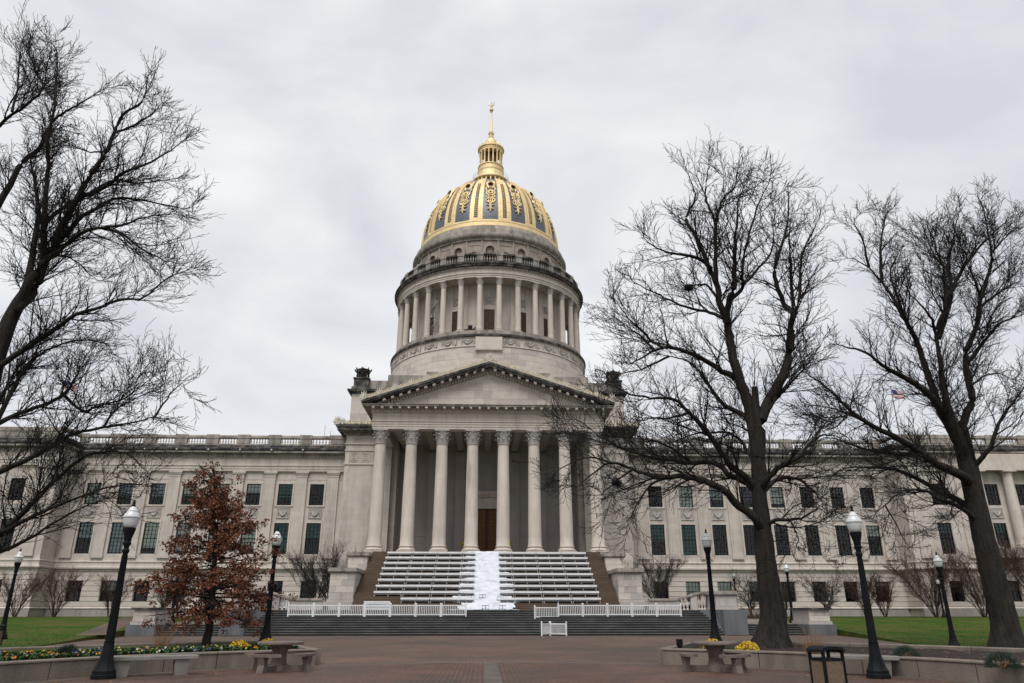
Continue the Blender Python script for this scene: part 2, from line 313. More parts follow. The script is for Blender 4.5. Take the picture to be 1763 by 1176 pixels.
def capital(h, r, name='capital', m='limestone_block_grey'):
    b = MB(); b.lathe([(r, 0), (r * 1.12, .015 * h), (r * 1.12, .06 * h), (r * .97, .07 * h), (r * .97, .5 * h), (r * 1.15, .8 * h), (r * 1.28, .88 * h)], 20)
    for k in range(8): leaf(b, k * PI / 4, r * 1.0, r * 1.36, .07 * h, .42 * h, r * .32, r * .24)
    for k in range(8): leaf(b, k * PI / 4 + PI / 8, r * 1.0, r * 1.44, .1 * h, .70 * h, r * .28, r * .26)
    a = r * 1.42
    for k in range(4):
        an = PI / 4 + k * PI / 2; c, s_ = math.cos(an), math.sin(an)
        pts = []
        for i in range(9):
            t = i / 8; th_ = PI * 1.6 * t; rr = r * .2 * (1 - .5 * t); pts.append((c * (r * 1.36 + rr * math.sin(th_)), s_ * (r * 1.36 + rr * math.sin(th_)), .74 * h + rr * math.cos(th_)))
        b.tube([(c * r * 1.02, s_ * r * 1.02, .5 * h)] + pts, [r * .07] + [r * .1] * 9, 5)
        an2 = k * PI / 2; b.lathe([(0, -.02), (r * .16, -.01), (r * .16, .02), (0, .03)], 6, (0, 0)) if False else None
        b.box(math.cos(an2) * r * 1.22 - r * .13, math.cos(an2) * r * 1.22 + r * .13, math.sin(an2) * r * 1.22 - r * .13, math.sin(an2) * r * 1.22 + r * .13, .84 * h, .99 * h)
    out = []
    for k in range(4):
        an = k * PI / 2
        for t in (-.42, -.2, 0, .2, .42):
            inn = 1.24 + .9 * t * t; x, y = inn * r, t * 2 * r * 1.5
            out.append((x * math.cos(an) - y * math.sin(an), x * math.sin(an) + y * math.cos(an)))
    b.slab(out, .88 * h, h)
    return b.mesh(name, m, 45)
def column_meshes(h, r, ch, bh, n=28):
    sh = MB(); prof = []
    for i in range(13):
        t = i / 12; prof.append((r * (1 - .155 * t ** 1.7), bh + (h - ch - bh) * t))
    sh.lathe([(r * 1.06, bh)] + [(r * 1.02, bh + .06)] + prof[1:], n)
    ba = MB(); ba.slab(rrect(r * 1.36, r * 1.36, .02), 0, bh * .28)
    pr = [(r * 1.3, bh * .28)]
    for i in range(7): a = PI * i / 6; pr.append((r * (1.18 + .16 * math.sin(a)), bh * (.28 + .3 * (1 - math.cos(a)) / 2)))
    pr += [(r * 1.13, bh * .6), (r * 1.08, bh * .7), (r * 1.12, bh * .76)]
    for i in range(7): a = PI * i / 6; pr.append((r * (1.06 + .1 * math.sin(a)), bh * (.78 + .2 * (1 - math.cos(a)) / 2)))
    ba.lathe(pr + [(r * 1.03, bh)], n)
    return sh.mesh('column_shaft', 'limestone_plain', 40), ba.mesh('column_base', 'limestone_plain', 40), capital(ch, r * .86)
def put_column(ms_, x, y, z, h, ch, parent, rz=0, mshaft=None):
    c = link('column', ms_[0], parent, (x, y, z), rz); link('column_base', ms_[1], c); link('capital', ms_[2], c, (0, 0, h - ch)); return c
def window_mesh(w, h, cols, rows, f=.06, m_=.03):
    b = MB(); b.box(-w, -w + f, -.05, .05, 0, h); b.box(w - f, w, -.05, .05, 0, h); b.box(-w + f, w - f, -.05, .05, 0, f); b.box(-w + f, w - f, -.05, .05, h - f, h); b.box(-w + f, w - f, -.06, .045, h * .5 - .04, h * .5 + .04)
    for i in range(1, cols): x = -w + 2 * w * i / cols; b.box(x - m_ / 2, x + m_ / 2, -.03, .03, f, h - f)
    for j in range(1, rows):
        z = h * j / rows
        if abs(z - h / 2) > .1: b.box(-w + f, w - f, -.028, .028, z - m_ / 2, z + m_ / 2)
    return b.mesh('window', 'window_frame')
def quad_mesh(w, z0, z1, m, name): return MB().add([(-w, 0, z0), (w, 0, z0), (w, 0, z1), (-w, 0, z1)], [(0, 1, 2, 3)]).mesh(name, m)
WT = {'u': (.82, 2.43, 4, 6), 'l': (.82, 3.42, 4, 8), 'g': (.82, 2.16, 4, 4)}
WM = {k: window_mesh(*v) for k, v in WT.items()}; PM = {k: quad_mesh(v[0] - .03, .02, v[1] - .02, 'glass', 'pane') for k, v in WT.items()}
BM = {}
def put_window(kind, x, y, z, parent, blind=None):
    o = link('window', WM[kind], parent, (x, y, z)); link('pane', PM[kind], o, (0, .012, 0))
    if blind:
        mname, frac = blind; key = (kind, mname, frac); w, h = WT[kind][:2]
        if key not in BM:
            b = MB(); n = 14
            for i in range(n): z1 = h - (h * frac) * i / n; z0 = h - (h * frac) * (i + 1) / n; b.add([(-w + .05, .045, z0), (w - .05, .045, z0), (w - .05, .065, z1), (-w + .05, .065, z1)], [(0, 1, 2, 3)])
            BM[key] = b.mesh('blind', mname)
        link('blind', BM[key], o)
    return o
# ---- wings and end pavilions
P, T, B_, V = 'blind_pale', 'blind_teal', 'blind_blue', 'blind_violet'
BLU = {-1: [None, (T, .62), (P, .4), (P, .5), (P, .55), (B_, .6), (B_, .55), (P, .9)], 1: [None, (P, .95), (B_, .62), (V, .7), (P, .8), None, (V, .3), None]}
BLL = {-1: [(T, .5), (T, .9), (P, .8), (P, .9), (P, .92), (P, .8), (B_, .95), (B_, .5)], 1: [(T, .55), (T, .96), None, None, (V, .2), None, None, (P, .35)]}
BLG = {-1: [None, None, None, None, None, None, (P, .45), None], 1: [None, (P, .6), (P, .5), (B_, .5), None, None, None, (P, .2)]}
WX = [19.8 + 3.64 * k for k in range(8)]
for s in (-1, 1):
    wall = MB(); xs = [16.2] + [v for c in WX for v in (c - .82, c + .82)] + [48.0]
    for i in range(0, len(xs), 2): wall.box(s * xs[i], s * xs[i + 1], YW, YW + .6, 5.75, 17.0)
    for c in WX:
        for z0, z1 in ((5.75, 7.67), (11.09, 13.09), (15.52, 17.0)): wall.box(s * (c - .82), s * (c + .82), YW, YW + .6, z0, z1)
    wall.box(s * 16.2, s * 48, YW + .012, YW + .6, 1.0, 2.62); wall.box(s * 16.2, s * 48, YW + .05, YW + .6, 4.78, 5.75)
    for i in range(0, len(xs), 2): wall.box(s * xs[i], s * xs[i + 1], YW + .05, YW + .6, 2.62, 4.78)
    wall.box(s * 48, s * 48.6, YP, YW + .6, 1.0, 17.0)                       # the pavilion's return
    px = [48.6, 52.1 - .82, 52.1 + .82, 58.55 - .82, 58.55 + .82, 62.2 - .82, 62.2 + .82, 72]
    for i in range(0, 8, 2): wall.box(s * px[i], s * px[i + 1], YP, YP + .6, 1.0, 17.0)
    for c in (52.1, 58.55, 62.2):
        for z0, z1 in ((1.0, 2.62), (4.78, 7.67), (11.09, 13.09), (15.52, 17.0)): wall.box(s * (c - .82), s * (c + .82), YP, YP + .6, z0, z1)
    wall.box(s * 71.4, s * 72, YP + .6, 112, 1.0, 17)
    ww = build(wall, 'wing_wall', 'limestone', CAP)
    build(MB().box(s * 16.2, s * 72, YW + 2.2, YW + 2.5, 1.0, 17.0).box(s * 16.2, s * 72, YW + .61, YW + 2.2, 6.2, 6.6).box(s * 16.2, s * 72, YW + .61, YW + 2.2, 11.8, 12.2), 'inner_wall', 'dark_interior', CAP)
    build(MB().box(s * 49, s * 71.3, YP + 2.0, YP + 2.3, 1.0, 17.0), 'inner_wall', 'dark_interior', CAP)
    build(MB().box(s * 16.2, s * 71.4, YP + .7 if False else YW + .6, 112, 18.9, 19.3), 'wing_roof', 'roof_lead', CAP)
    # rusticated ground floor: each course of stone stands proud between the windows
    zc = [2.10, 2.62, 3.16, 3.70, 4.24, 4.78, 5.28, 5.74]; gs = [16.35] + [v for c in WX for v in (c - .83, c + .83)] + [47.95]
    for j in range(len(zc) - 1):
        runs = [(gs[i], gs[i + 1]) for i in range(0, len(gs), 2)] if 1 <= j <= 4 else [(16.35, 32.54), (32.56, 47.95)]
        for a, b in runs: build(MB().box(s * a, s * b, YW - .03, YW + .048, zc[j] + .03, zc[j + 1] - .022), 'stone_course', 'limestone_block_light', ww)
        gp = [48.02, 51.27, 52.93, 57.72, 59.38, 61.37, 63.03, 71.98]
        for a, b in ([(gp[i], gp[i + 1]) for i in range(0, 8, 2)] if 1 <= j <= 4 else [(48.02, 59), (59.02, 71.98)]):
            build(MB().box(s * a, s * b, YP - .08, YP - .002, zc[j] + .03, zc[j + 1] - .022), 'stone_course', 'limestone_block_light', ww)
        build(MB().box(s * 47.92, s * 47.998, YP - .08, YW - .04, zc[j] + .03, zc[j + 1] - .022), 'stone_course', 'limestone_block_light', ww)
    # granite plinth of separate blocks, and the moulding above it
    x = 16.4; rnd = random.Random(5); i = 0
    while x < 47.6:
        w = rnd.uniform(1.7, 2.5); x1 = min(x + w, 47.75)
        build(MB().box(s * (x + .012), s * (x1 - .012), YW - .14 - rnd.random() * .012, YW + .01, .3, 1.88), 'plinth_block', 'plinth_granite', ww); x = x1
    x = 47.8
    while x < 71:
        w = rnd.uniform(1.7, 2.5); x1 = x + w
        build(MB().box(s * (x + .012), s * (x1 - .012), YP - .2 - rnd.random() * .012, YP - .002, .3, 1.88), 'plinth_block', 'plinth_granite', ww); x = x1
    PATH = [(16.31, YW), (48, YW), (48, YP), (72, YP)]
    build(MB().sweep(PATH, [(-.1, 1.89), (.2, 1.89), (.2, 1.96), (.1, 2.08), (-.1, 2.08)], s), 'plinth_moulding', 'limestone_plain', CAP)
    build(MB().sweep(PATH, [(-.1, 5.76), (.10, 5.76), (.12, 5.9), (.34, 6.05), (.36, 6.2), (.16, 6.28), (.14, 6.68), (.22, 6.74), (.22, 6.84), (.06, 6.9), (.06, 7.2), (-.1, 7.2)], s), 'string_course', 'limestone_plain', CAP)
    # entablature
    build(MB().sweep(PATH, [(-.1, 16.96), (.26, 16.96), (.26, 17.22), (.30, 17.225), (.30, 17.5), (.38, 17.56), (.38, 17.64), (.26, 17.66), (.26, 18.42), (.34, 18.45), (.34, 18.88), (-.1, 18.88)], s), 'entablature', 'limestone_plain', CAP)
    co = build(MB().sweep(PATH, [(-.1, 18.885), (.5, 18.885), (.52, 18.98), (.92, 19.02), (.92, 19.24), (-.1, 19.24)], s), 'cornice', 'limestone_stained', CAP)
    build(MB().sweep(PATH, [(-.1, 19.245), (.96, 19.245), (1.04, 19.34), (1.08, 19.54), (.5, 19.7), (.5, 19.98), (-.1, 19.98)], s), 'cornice_top', 'weathered_stone', CAP)
    d = MB(); x = 16.5
    while x < 47.4: d.box(s * x, s * (x + .2), YW - .48, YW - .345, 18.52, 18.86); x += .36
    x = 47.7
    while x < 66: d.box(s * x, s * (x + .2), YP - .48, YP - .345, 18.52, 18.86); x += .36
    tag(build(d, 'dentils', 'limestone_stained', CAP), kind='stuff')
    for k in range(8):                                                    # small carved heads along the gutter
        c = WX[k] + 1.82
        build(MB().lathe([(0, 0), (.1, .03), (.12, .12), (.08, .2), (0, .22)], 6, (s * c, YW - 1.08)), 'gutter_mask', 'limestone_plain', co, (0, 0, 19.2)) if k < 8 else None
    # balustrade over the cornice
    bl = build(MB().sweep([(16.31, YW), (47.95, YW), (47.95, YP), (72, YP)], [(-.2, 19.985), (.22, 19.985), (.22, 20.2), (-.2, 20.2)], s).sweep([(16.31, YW), (47.95, YW), (47.95, YP), (72, YP)], [(-.22, 20.83), (.18, 20.83), (.24, 20.9), (.24, 21.08), (.2, 21.27 - .06), (-.22, 21.21)], s), 'balustrade', 'limestone_stained', CAP)
    for k in range(9):
        c = WX[0] - 1.82 + 3.64 * k
        if k == 8: a, b = 47.0, 47.9
        elif k == 0: a, b = 16.4, 18.7
        else: a, b = c - .68, c + .68
        build(MB().box(s * a, s * b, YW - .25, YW + .2, 20.21, 20.825).box(s * (a - .05), s * (b + .05), YW - .3, YW + .25, 20.83, 21.28), 'balustrade_pier', 'limestone_stained', bl)
        if k == 8: continue
        lo = b if k == 0 else c + .68; hi = (WX[0] - 1.82 + 3.64 * (k + 1) - .68) if k < 7 else 47.0
        n = max(1, int((hi - lo) / .325))
        for q in range(n): link('baluster', BAL, bl, (s * (lo + (hi - lo) * (q + .5) / n), YW - .02, 20.205))
    for a, b in ((48.4, 56.2), (59.1, 60.6), (63.0, 64.4)):
        build(MB().box(s * a, s * b, YP - .25, YP + .2, 20.21, 20.825).box(s * (a - .05), s * (b + .05), YP - .3, YP + .25, 20.83, 21.28), 'balustrade_pier', 'limestone_stained', bl)
    for lo, hi in ((56.2, 59.1), (60.6, 63.0)):
        n = int((hi - lo) / .325)
        for q in range(n): link('baluster', BAL, bl, (s * (lo + (hi - lo) * (q + .5) / n), YP - .02, 20.205))
    # pilasters
    pm = MB().box(-.6, .6, -.2, .02, 7.75, 16.1); pm.box(-.68, .68, -.28, .02, 7.2, 7.42); pm.box(-.66, .66, -.25, .02, 7.42, 7.56); pm.box(-.63, .63, -.22, .02, 7.56, 7.75)
    pm.box(-.6, .6, -.2, .02, 16.1, 16.3); pm.box(-.64, .64, -.235, .02, 16.3, 16.38); pm.box(-.61, .61, -.21, .02, 16.38, 16.6); pm.box(-.7, .7, -.29, .02, 16.6, 16.74); pm.box(-.76, .76, -.34, .02, 16.74, 16.955)
    PIL = pm.mesh('pilaster', 'limestone')
    for k in range(9): link('pilaster', PIL, CAP, (s * (WX[0] - 1.82 + 3.64 * k) if k < 8 else s * 46.95, YW, 0))
    for x in (49.35, 54.9): link('pilaster', PIL, CAP, (s * x, YP, 0))
    build(MB().box(s * 16.31, s * 48, YW - .03, YW - .002, 16.0, 16.1).box(s * 16.31, s * 48, YW - .05, YW - .002, 16.8, 16.95), 'capital_band', 'limestone_plain', CAP)
    # windows, each in its own reveal with a raised stone surround
    sur = {}
    for kind, z in (('u', 13.09), ('l', 7.67)):
        h = WT[kind][1]; q = MB().box(-1.0, -.823, -.05, .0, 0, h + .17).box(.823, 1.0, -.05, .0, 0, h + .17).box(-.823, .823, -.05, 0, h, h + .17)
        if kind == 'u': q.box(-1.05, 1.05, -.09, 0, -.16, -.003)
        sur[kind] = q.mesh('window_surround', 'limestone_plain')
    for k, c in enumerate(WX):
        put_window('u', s * c, YW + .20, 13.09, CAP, BLU[s][k]); put_window('l', s * c, YW + .20, 7.67, CAP, BLL[s][k]); put_window('g', s * c, YW + .36, 2.62, CAP, BLG[s][k])
        link('window_surround', sur['u'], CAP, (s * c, YW - .002, 13.09)); link('window_surround', sur['l'], CAP, (s * c, YW - .002, 7.67))
        link('carved_panel', SWAG, CAP, (s * c, YW - .015, 11.62))
    for c in (52.1, 58.55, 62.2):
        put_window('u', s * c, YP + .20, 13.09, CAP); put_window('l', s * c, YP + .20, 7.67, CAP, (T, .3)); put_window('g', s * c, YP + .3, 2.62, CAP)
        link('carved_panel', SWAG, CAP, (s * c, YP - .015, 11.62))
    if s == -1: PCOL = column_meshes(8.74, .62, .62, .5, 24); PCOL = (PCOL[0], PCOL[1], MB().lathe([(.53, 0), (.56, .02), (.56, .08), (.53, .1), (.53, .26), (.57, .3), (.68, .42), (.68, .46)], 24).box(-.74, .74, -.74, .74, .46, .62).mesh('capital', 'limestone_plain', 40))
    for x in (56.72, 60.37, 64.0): put_column(PCOL, s * x, YP - .55, 8.2, 8.74, .62, CAP)
    build(MB().box(s * 55.9, s * 72, YP - 1.3, YP - .23, 7.21, 8.19), 'column_ledge', 'limestone_stained', CAP)
    build(MB().box(s * 55.8, s * 72, YP - 1.1, YP - .39, 16.95, 18.87), 'column_entablature', 'limestone_plain', CAP)
# ---- central block behind the portico, with its recess
m = MB()
for s in (-1, 1):
    m.box(s * 11.0, s * 16.3, YB, 96, .6, 20.65); m.box(s * 10.4, s * 10.99, YB + .8, 86.3, 6.97, 20.6)
m.box(-10.99, 10.99, 86.3, 96, .6, 20.65)
blk = build(m, 'central_block', 'limestone', CAP)
m = MB()                                                               # recess back wall with door and window openings
m.box(-10.4, -9.9 - 1.2, 86, 86.3, 6.9, 20.6)
XS = [(-10.4, -9.85, 0), (-9.85, -8.45, 1), (-8.45, -1.36, 0), (-1.36, 1.36, 2), (1.36, 8.45, 0), (8.45, 9.85, 1), (9.85, 10.4, 0)]
m = MB()
for a, b, k in XS:
    if k == 0: m.box(a, b, 86, 86.29, 6.9, 20.6)
    elif k == 1: m.box(a, b, 86, 86.29, 6.9, 15.0); m.box(a, b, 86, 86.29, 17.4, 20.6)
    else: m.box(a, b, 86, 86.29, 12.8, 20.6)
rw = build(m, 'portico_back_wall', 'recess_shade_stone', CAP)
for s in (-1, 1):
    o = link('window', window_mesh(.7, 2.4, 3, 5), rw, (s * 9.15, 86.16, 15.0)); link('pane', quad_mesh(.68, .02, 2.38, 'glass', 'pane'), o, (0, .01, 0))
for x in (-9.55, -6.36, -3.18, 3.18, 6.36, 9.55):
    if abs(x) > 9: x = math.copysign(10.05, x)
    build(MB().box(x - .55, x + .55, 85.68, 85.998, 6.98, 18.2).box(x - .64, x + .64, 85.6, 85.998, 18.2, 19.3).box(x - .62, x + .62, 85.62, 85.998, 6.975, 7.5), 'inner_pilaster', 'recess_shade_stone', rw)
build(MB().box(-10.38, -1.9, 85.93, 85.997, 9.66, 9.86).box(1.9, 10.38, 85.93, 85.997, 9.66, 9.86), 'dado_rail', 'recess_shade_stone', rw)
d = build(MB().box(-1.3, 1.3, 86.1, 86.2, 6.98, 12.76), 'entrance_door', 'door_bronze', CAP)
pn = MB()
for o_, w, dd in ((.40, .06, .05), (.25, .05, .06)):
    pn.box(-o_, o_, -dd, 0, -o_, -o_ + w); pn.box(-o_, o_, -dd, 0, o_ - w, o_); pn.box(-o_, -o_ + w, -dd, 0, -o_ + w, o_ - w); pn.box(o_ - w, o_, -dd, 0, -o_ + w, o_ - w)
pn.box(-.1, .1, -.045, 0, -.1, .1); PNM = pn.mesh('door_panel', 'door_trim')
for x in (-.64, .64):
    for k in range(6): link('door_panel', PNM, d, (x, 86.098, 7.6 + .92 * k))
build(MB().box(-.02, .02, 86.06, 86.098, 7.0, 12.7), 'door_seam', 'dark_interior', d)
sd_ = MB().box(-1.85, -1.36, 85.8, 86.02, 6.98, 12.8).box(1.36, 1.85, 85.8, 86.02, 6.98, 12.8).box(-1.85, 1.85, 85.8, 86.02, 12.8, 13.35).box(-1.8, 1.8, 85.86, 86.02, 13.35, 14.1).box(-2.1, 2.1, 85.5, 86.02, 14.1, 14.35).box(-2.3, 2.3, 85.3, 86.02, 14.35, 14.74)
build(sd_, 'door_surround', 'limestone_plain', CAP)
for s in (-1, 1):
    # block mouldings: cornice, bands and fret panels
    build(MB().box(s * 11.6, s * 16.42, YB - .12, YB - .002, 19.6, 19.78).box(s * 11.6, s * 16.38, YB - .08, YB - .002, 18.84, 18.98).box(s * 11.6, s * 16.40, YB - .1, YB - .002, 17.28, 17.46).box(s * 16.302, s * 16.42, YB - .1, 86, 19.6, 19.78), 'block_band', 'limestone_plain', blk)
    for cx in (12.6, 13.95, 15.3):
        f = MB()
        for o_ in (.55, .36, .18):
            w = .05; f.box(-o_, o_, -.05, 0, -o_, -o_ + w); f.box(-o_, o_, -.05, 0, o_ - w, o_); f.box(-o_, -o_ + w, -.05, 0, -o_ + w, o_ - w); f.box(o_ - w, o_, -.05, 0, -o_ + w, o_ - w)
        build(f, 'fret_panel', 'limestone_plain', blk, (s * cx, YB - .002, 18.16))
    pth_ = [(11.2, YB), (16.3, YB), (16.3, 96)]
    PB = [(11.5, YB), (16.3, YB), (16.3, 92)]
    def rsweep(path, prof, s): return MB().sweep(path if s == 1 else path, prof, s)
    build(rsweep(PB, [(-.05, 20.66), (.12, 20.66), (.16, 20.74), (.16, 21.02), (.6, 21.1), (-.05, 21.1)], s), 'bed_mould', 'limestone_stained', blk)
    build(rsweep(PB, [(-.05, 21.105), (.95, 21.105), (.97, 21.4), (1.1, 21.46), (1.16, 21.72), (-.05, 21.8)], s), 'block_cornice', 'weathered_stone', blk)
    dd = MB(); x = 11.9
    while x < 16.5: dd.box(s * x, s * (x + .17), YB - .3, YB - .165, 20.76, 21.0); x += .32
    x = 11.9
    while x < 17: dd.box(s * x, s * (x + .26), YB - .8, YB - .2, 20.97 + .05, 21.1); x += .8
    tag(build(dd, 'dentils', 'limestone_stained', blk), kind='stuff')
# ---- portico: floor, columns, entablature, pediment
build(MB().box(-12.9, 12.9, 72.5, 86, 6.5, 6.965), 'portico_floor', 'limestone_stained', CAP)
COLM = column_meshes(12.35, .665, 1.55, .72, 32)
for x in (-11.1, -7.93, -4.76, -1.59, 1.59, 4.76, 7.93, 11.1): put_column(COLM, x, YC, 6.97, 12.35, 1.55, CAP)
HX = 12.0; YF = 73.9
PPATH = [(-HX, YB - .01), (-HX, YF), (HX, YF), (HX, YB - .01)]
def portico_ring(prof): return MB().sweep(PPATH, prof, 1)
en = build(portico_ring([(-1.2, 19.32), (0, 19.32), (0, 19.55), (.05, 19.555), (.05, 19.8), (.1, 19.805), (.1, 20.02), (.18, 20.06), (.18, 20.1), (.03, 20.12), (.03, 20.95), (.12, 20.98), (.12, 21.24), (-1.2, 21.24)]), 'portico_entablature', 'limestone_plain', CAP)
build(MB().box(-10.78, 10.78, 75.12, 85.99, 20.2, 20.5), 'portico_ceiling', 'recess_shade_stone', CAP)
for x in (-9.5, -6.36, -3.18, 0, 3.18, 6.36, 9.5): build(MB().box(x - .35, x + .35, 75.12, 85.5, 19.5, 20.198), 'ceiling_beam', 'recess_shade_stone', CAP)
build(portico_ring([(-.3, 21.245), (.16, 21.245), (.2, 21.3), (.2, 21.5), (-.3, 21.5)]), 'bed_mould', 'limestone_plain', en)
build(portico_ring([(-.3, 21.505), (1.0, 21.505), (1.0, 21.62), (1.08, 21.66), (1.1, 21.72), (-.3, 21.80)]), 'portico_cornice', 'limestone_stained', en)
dd = MB(); x = -11.95
while x < 11.9: dd.box(x, x + .15, YF - .28, YF - .125, 21.02, 21.22); x += .285
y = 74.2
while y < 82: dd.box(-12.28, -12.125, y, y + .15, 21.02, 21.22); dd.box(12.125, 12.28, y, y + .15, 21.02, 21.22); y += .285
tag(build(dd, 'dentils', 'limestone_plain', en), kind='stuff')
mo = MB().box(-.13, .13, -.75, 0, 0, .19).mesh('modillion', 'limestone_plain')
for k in range(27): link('modillion', mo, en, (-11.9 + 23.8 * k / 26, YF - .2, 21.31))
APZ, EZ, EX = 26.43, 22.06, 13.14
SL = (APZ - EZ) / EX
def zt(x): return APZ - SL * abs(x)
ty = build(MB().prism([(-11.9, 21.8), (11.9, 21.8), (0, zt(0) - 1.0)], YF + .18, YF + .6), 'tympanum', 'limestone_block_light', CAP)
rnd = random.Random(3); z = 21.81; row = 0
while z < 25.3:
    x = -12 + (row % 2) * -.95
    while x < 12:
        q = [(x + .008, z + .008), (x + 1.892, z + .008), (x + 1.892, z + .86), (x + .008, z + .86)]
        for sg in (1, -1): q = clip(q, SL * sg, 1, APZ - 1.02) if q else q
        if len(q) > 2: build(MB().prism(q, YF + .165 - rnd.random() * .008, YF + .19), 'tympanum_block', rnd.choice(['limestone_block_light', 'limestone_block_light', 'limestone_block_pink']), ty)
        x += 1.9
    z += .87; row += 1
for s in (-1, 1):
    def band(a, b, x0, y0, y1): return MB().prism([(s * x0, max(21.81, zt(x0) - b)), (s * x0, max(21.82, zt(x0) - a)), (0, zt(0) - a), (0, zt(0) - b)] if s < 0 else [(0, zt(0) - b), (0, zt(0) - a), (x0, max(21.82, zt(x0) - a)), (x0, max(21.81, zt(x0) - b))], y0, y1)
    rk = build(band(0, .26, 13.14, YF - 1.12, 84.6), 'raking_cornice', 'weathered_stone', CAP)
    build(band(.262, .5, 12.7, YF - 1.0, 84.5), 'raking_fascia', 'weathered_stone', rk)
    build(band(.502, .74, 11.6, YF - .3, YF + .6), 'raking_bed', 'limestone_stained', rk)
    build(band(.742, 1.0, 11.2, YF + .02, YF + .6), 'raking_dentil_bed', 'limestone_stained', rk)
    dd = MB(); x = .12
    while x < 10.6: dd.prism([(s * x, zt(x) - .98), (s * (x + .16), zt(x + .16) - .98), (s * (x + .16), zt(x + .16) - .76), (s * x, zt(x) - .76)], YF - .13, YF + .018); x += .30
    tag(build(dd, 'raking_dentils', 'limestone_plain', rk), kind='stuff')
    for k in range(13):
        x = .5 + .85 * k
        build(MB().prism([(s * x, zt(x) - .72), (s * (x + .28), zt(x + .28) - .72), (s * (x + .28), zt(x + .28) - .51), (s * x, zt(x) - .51)], YF - .88, YF - .302), 'raking_modillion', 'limestone_plain', rk)
# cresting: fan-shaped antefixes along the edges
def antefix(h, w):
    b = MB()
    for k in range(7):
        a = (k - 3) * .42; l = h * (1 - .05 * abs(k - 3)) * (.95 if k % 2 else 1)
        b.tube([(0, 0, h * .1), (math.sin(a) * l * .5 * w, -.02, h * .1 + math.cos(a) * l * .5), (math.sin(a) * l * .82 * w, 0, h * .1 + math.cos(a) * l * .86)], [.03 * h + .01, .075 * h + .015, .02], 5)
    b.box(-h * .42 * w, h * .42 * w, -.06, .06, -.05, h * .14); return b
AF1 = antefix(.86, .9).mesh('antefix', 'gilded_cresting', 60); AF2 = antefix(.56, 1.0).mesh('antefix_scroll', 'crest_gold', 60); AF2b = antefix(.52, 1.1).mesh('antefix_scroll', 'gilded_cresting', 60); AF0 = antefix(1.2, .75).mesh('acroterion', 'gilded_cresting', 60)
def crest(x, y, z, k): return link(('antefix', 'antefix_scroll', 'antefix_scroll')[k], (AF1, AF2, AF2b)[k], CAP, (x, y, z))
link('acroterion', AF0, CAP, (0, YF - .9, APZ - .02))
for s in (-1, 1):
    n = 40
    for k in range(1, n):
        x = 13.0 * k / n; crest(s * x, YF - .85, zt(x) + .01, 0 if k % 5 == 0 else 1 + k % 2)
    link('acroterion', AF0, CAP, (s * 12.95, YF - .9, zt(13.0) - .02), rz=.2 * s, scale=.95)
    build(MB().prism([(0, zt(0) + .0), (0, zt(0) + .2), (s * 13.1, zt(13.1) + .2), (s * 13.1, zt(13.1))], YF - .9, YF - .78), 'crest_strip', 'gilded_cresting', CAP)
    for k in range(14): x = 12.1 + 5.0 * k / 13; crest(s * x, YB - 1.0, 21.76, 0 if k % 5 == 2 else 1 + k % 2)
    link('acroterion', AF0, CAP, (s * 17.3, YB - 1.0, 21.72), scale=.95)
    build(MB().box(s * 12.0, s * 17.3, YB - 1.05, YB - .93, 21.74, 22.0), 'crest_strip', 'gilded_cresting', CAP)
    for k in range(8): crest(s * 17.35, YB - .5 + .9 * k, 21.76, 1 + k % 2)
# ---- attic, its corner pedestals and urns, and the stepped base of the drum
at = build(MB().box(-16.2, 16.2, 83.5, 120.5, 21.7, 25.8), 'attic', 'limestone', CAP)
rnd = random.Random(9)
for s in (-1, 1):
    for j in range(5):
        for i in range(3):
            off = .6 if j % 2 else 0; a = 16.2 - 1.35 * i - off * (i > 0); b = max(a - 1.35 - (off if i == 0 else 0), 12.0)
            build(MB().box(s * (a - .008), s * (b + .008), 83.485, 83.51, 21.75 + .81 * j + .008, 21.75 + .81 * (j + 1) - .006), 'attic_block', rnd.choice(['limestone_block_light', 'limestone_block_pink', 'limestone_block_light']), at)
build(MB().sweep([(-16.2, 112), (-16.2, 83.5), (16.2, 83.5), (16.2, 112)], [(-.3, 25.81), (.1, 25.81), (.15, 25.95), (.45, 26.05), (.5, 26.3), (-.3, 26.34)]), 'attic_cornice', 'weathered_stone', at)
build(MB().box(-15.9, 15.9, 84.2, 119, 26.35, 27.05).box(-14.9, 14.9, 84.3, 119, 27.05, 27.72).box(-12.15, 12.15, 84.32, 118, 27.72, 28.45).box(-7.6, 7.6, 84.9, 117, 28.45, 29.1), 'stepped_base', 'limestone_stained', at)
def urn_mesh():
    b = MB(); b.lathe([(.7, 0), (.7, .12), (.52, .2), (.5, .55), (.62, .7), (.66, .95), (.86, 1.12), (.9, 1.22), (.6, 1.3), (.3, 1.38), (.12, 1.55), (0, 1.62)], 8, rot=PI / 8)
    for k in range(8):
        a = k * PI / 4; c, s_ = math.cos(a), math.sin(a)
        b.tube([(c * .56, s_ * .56, .15), (c * .74, s_ * .74, .5), (c * .7, s_ * .7, .85), (c * .98, s_ * .98, 1.18), (c * 1.06, s_ * 1.06, 1.38)], [.1, .12, .1, .12, .03], 5)
    for k in range(8):
        a = k * PI / 4 + PI / 8; c, s_ = math.cos(a), math.sin(a); b.lathe([(0, .78), (.17, .84), (.17, 1.0), (0, 1.06)], 6, (c * .72, s_ * .72))
    return b.mesh('attic_urn', 'weathered_stone', 50)
UM = urn_mesh()
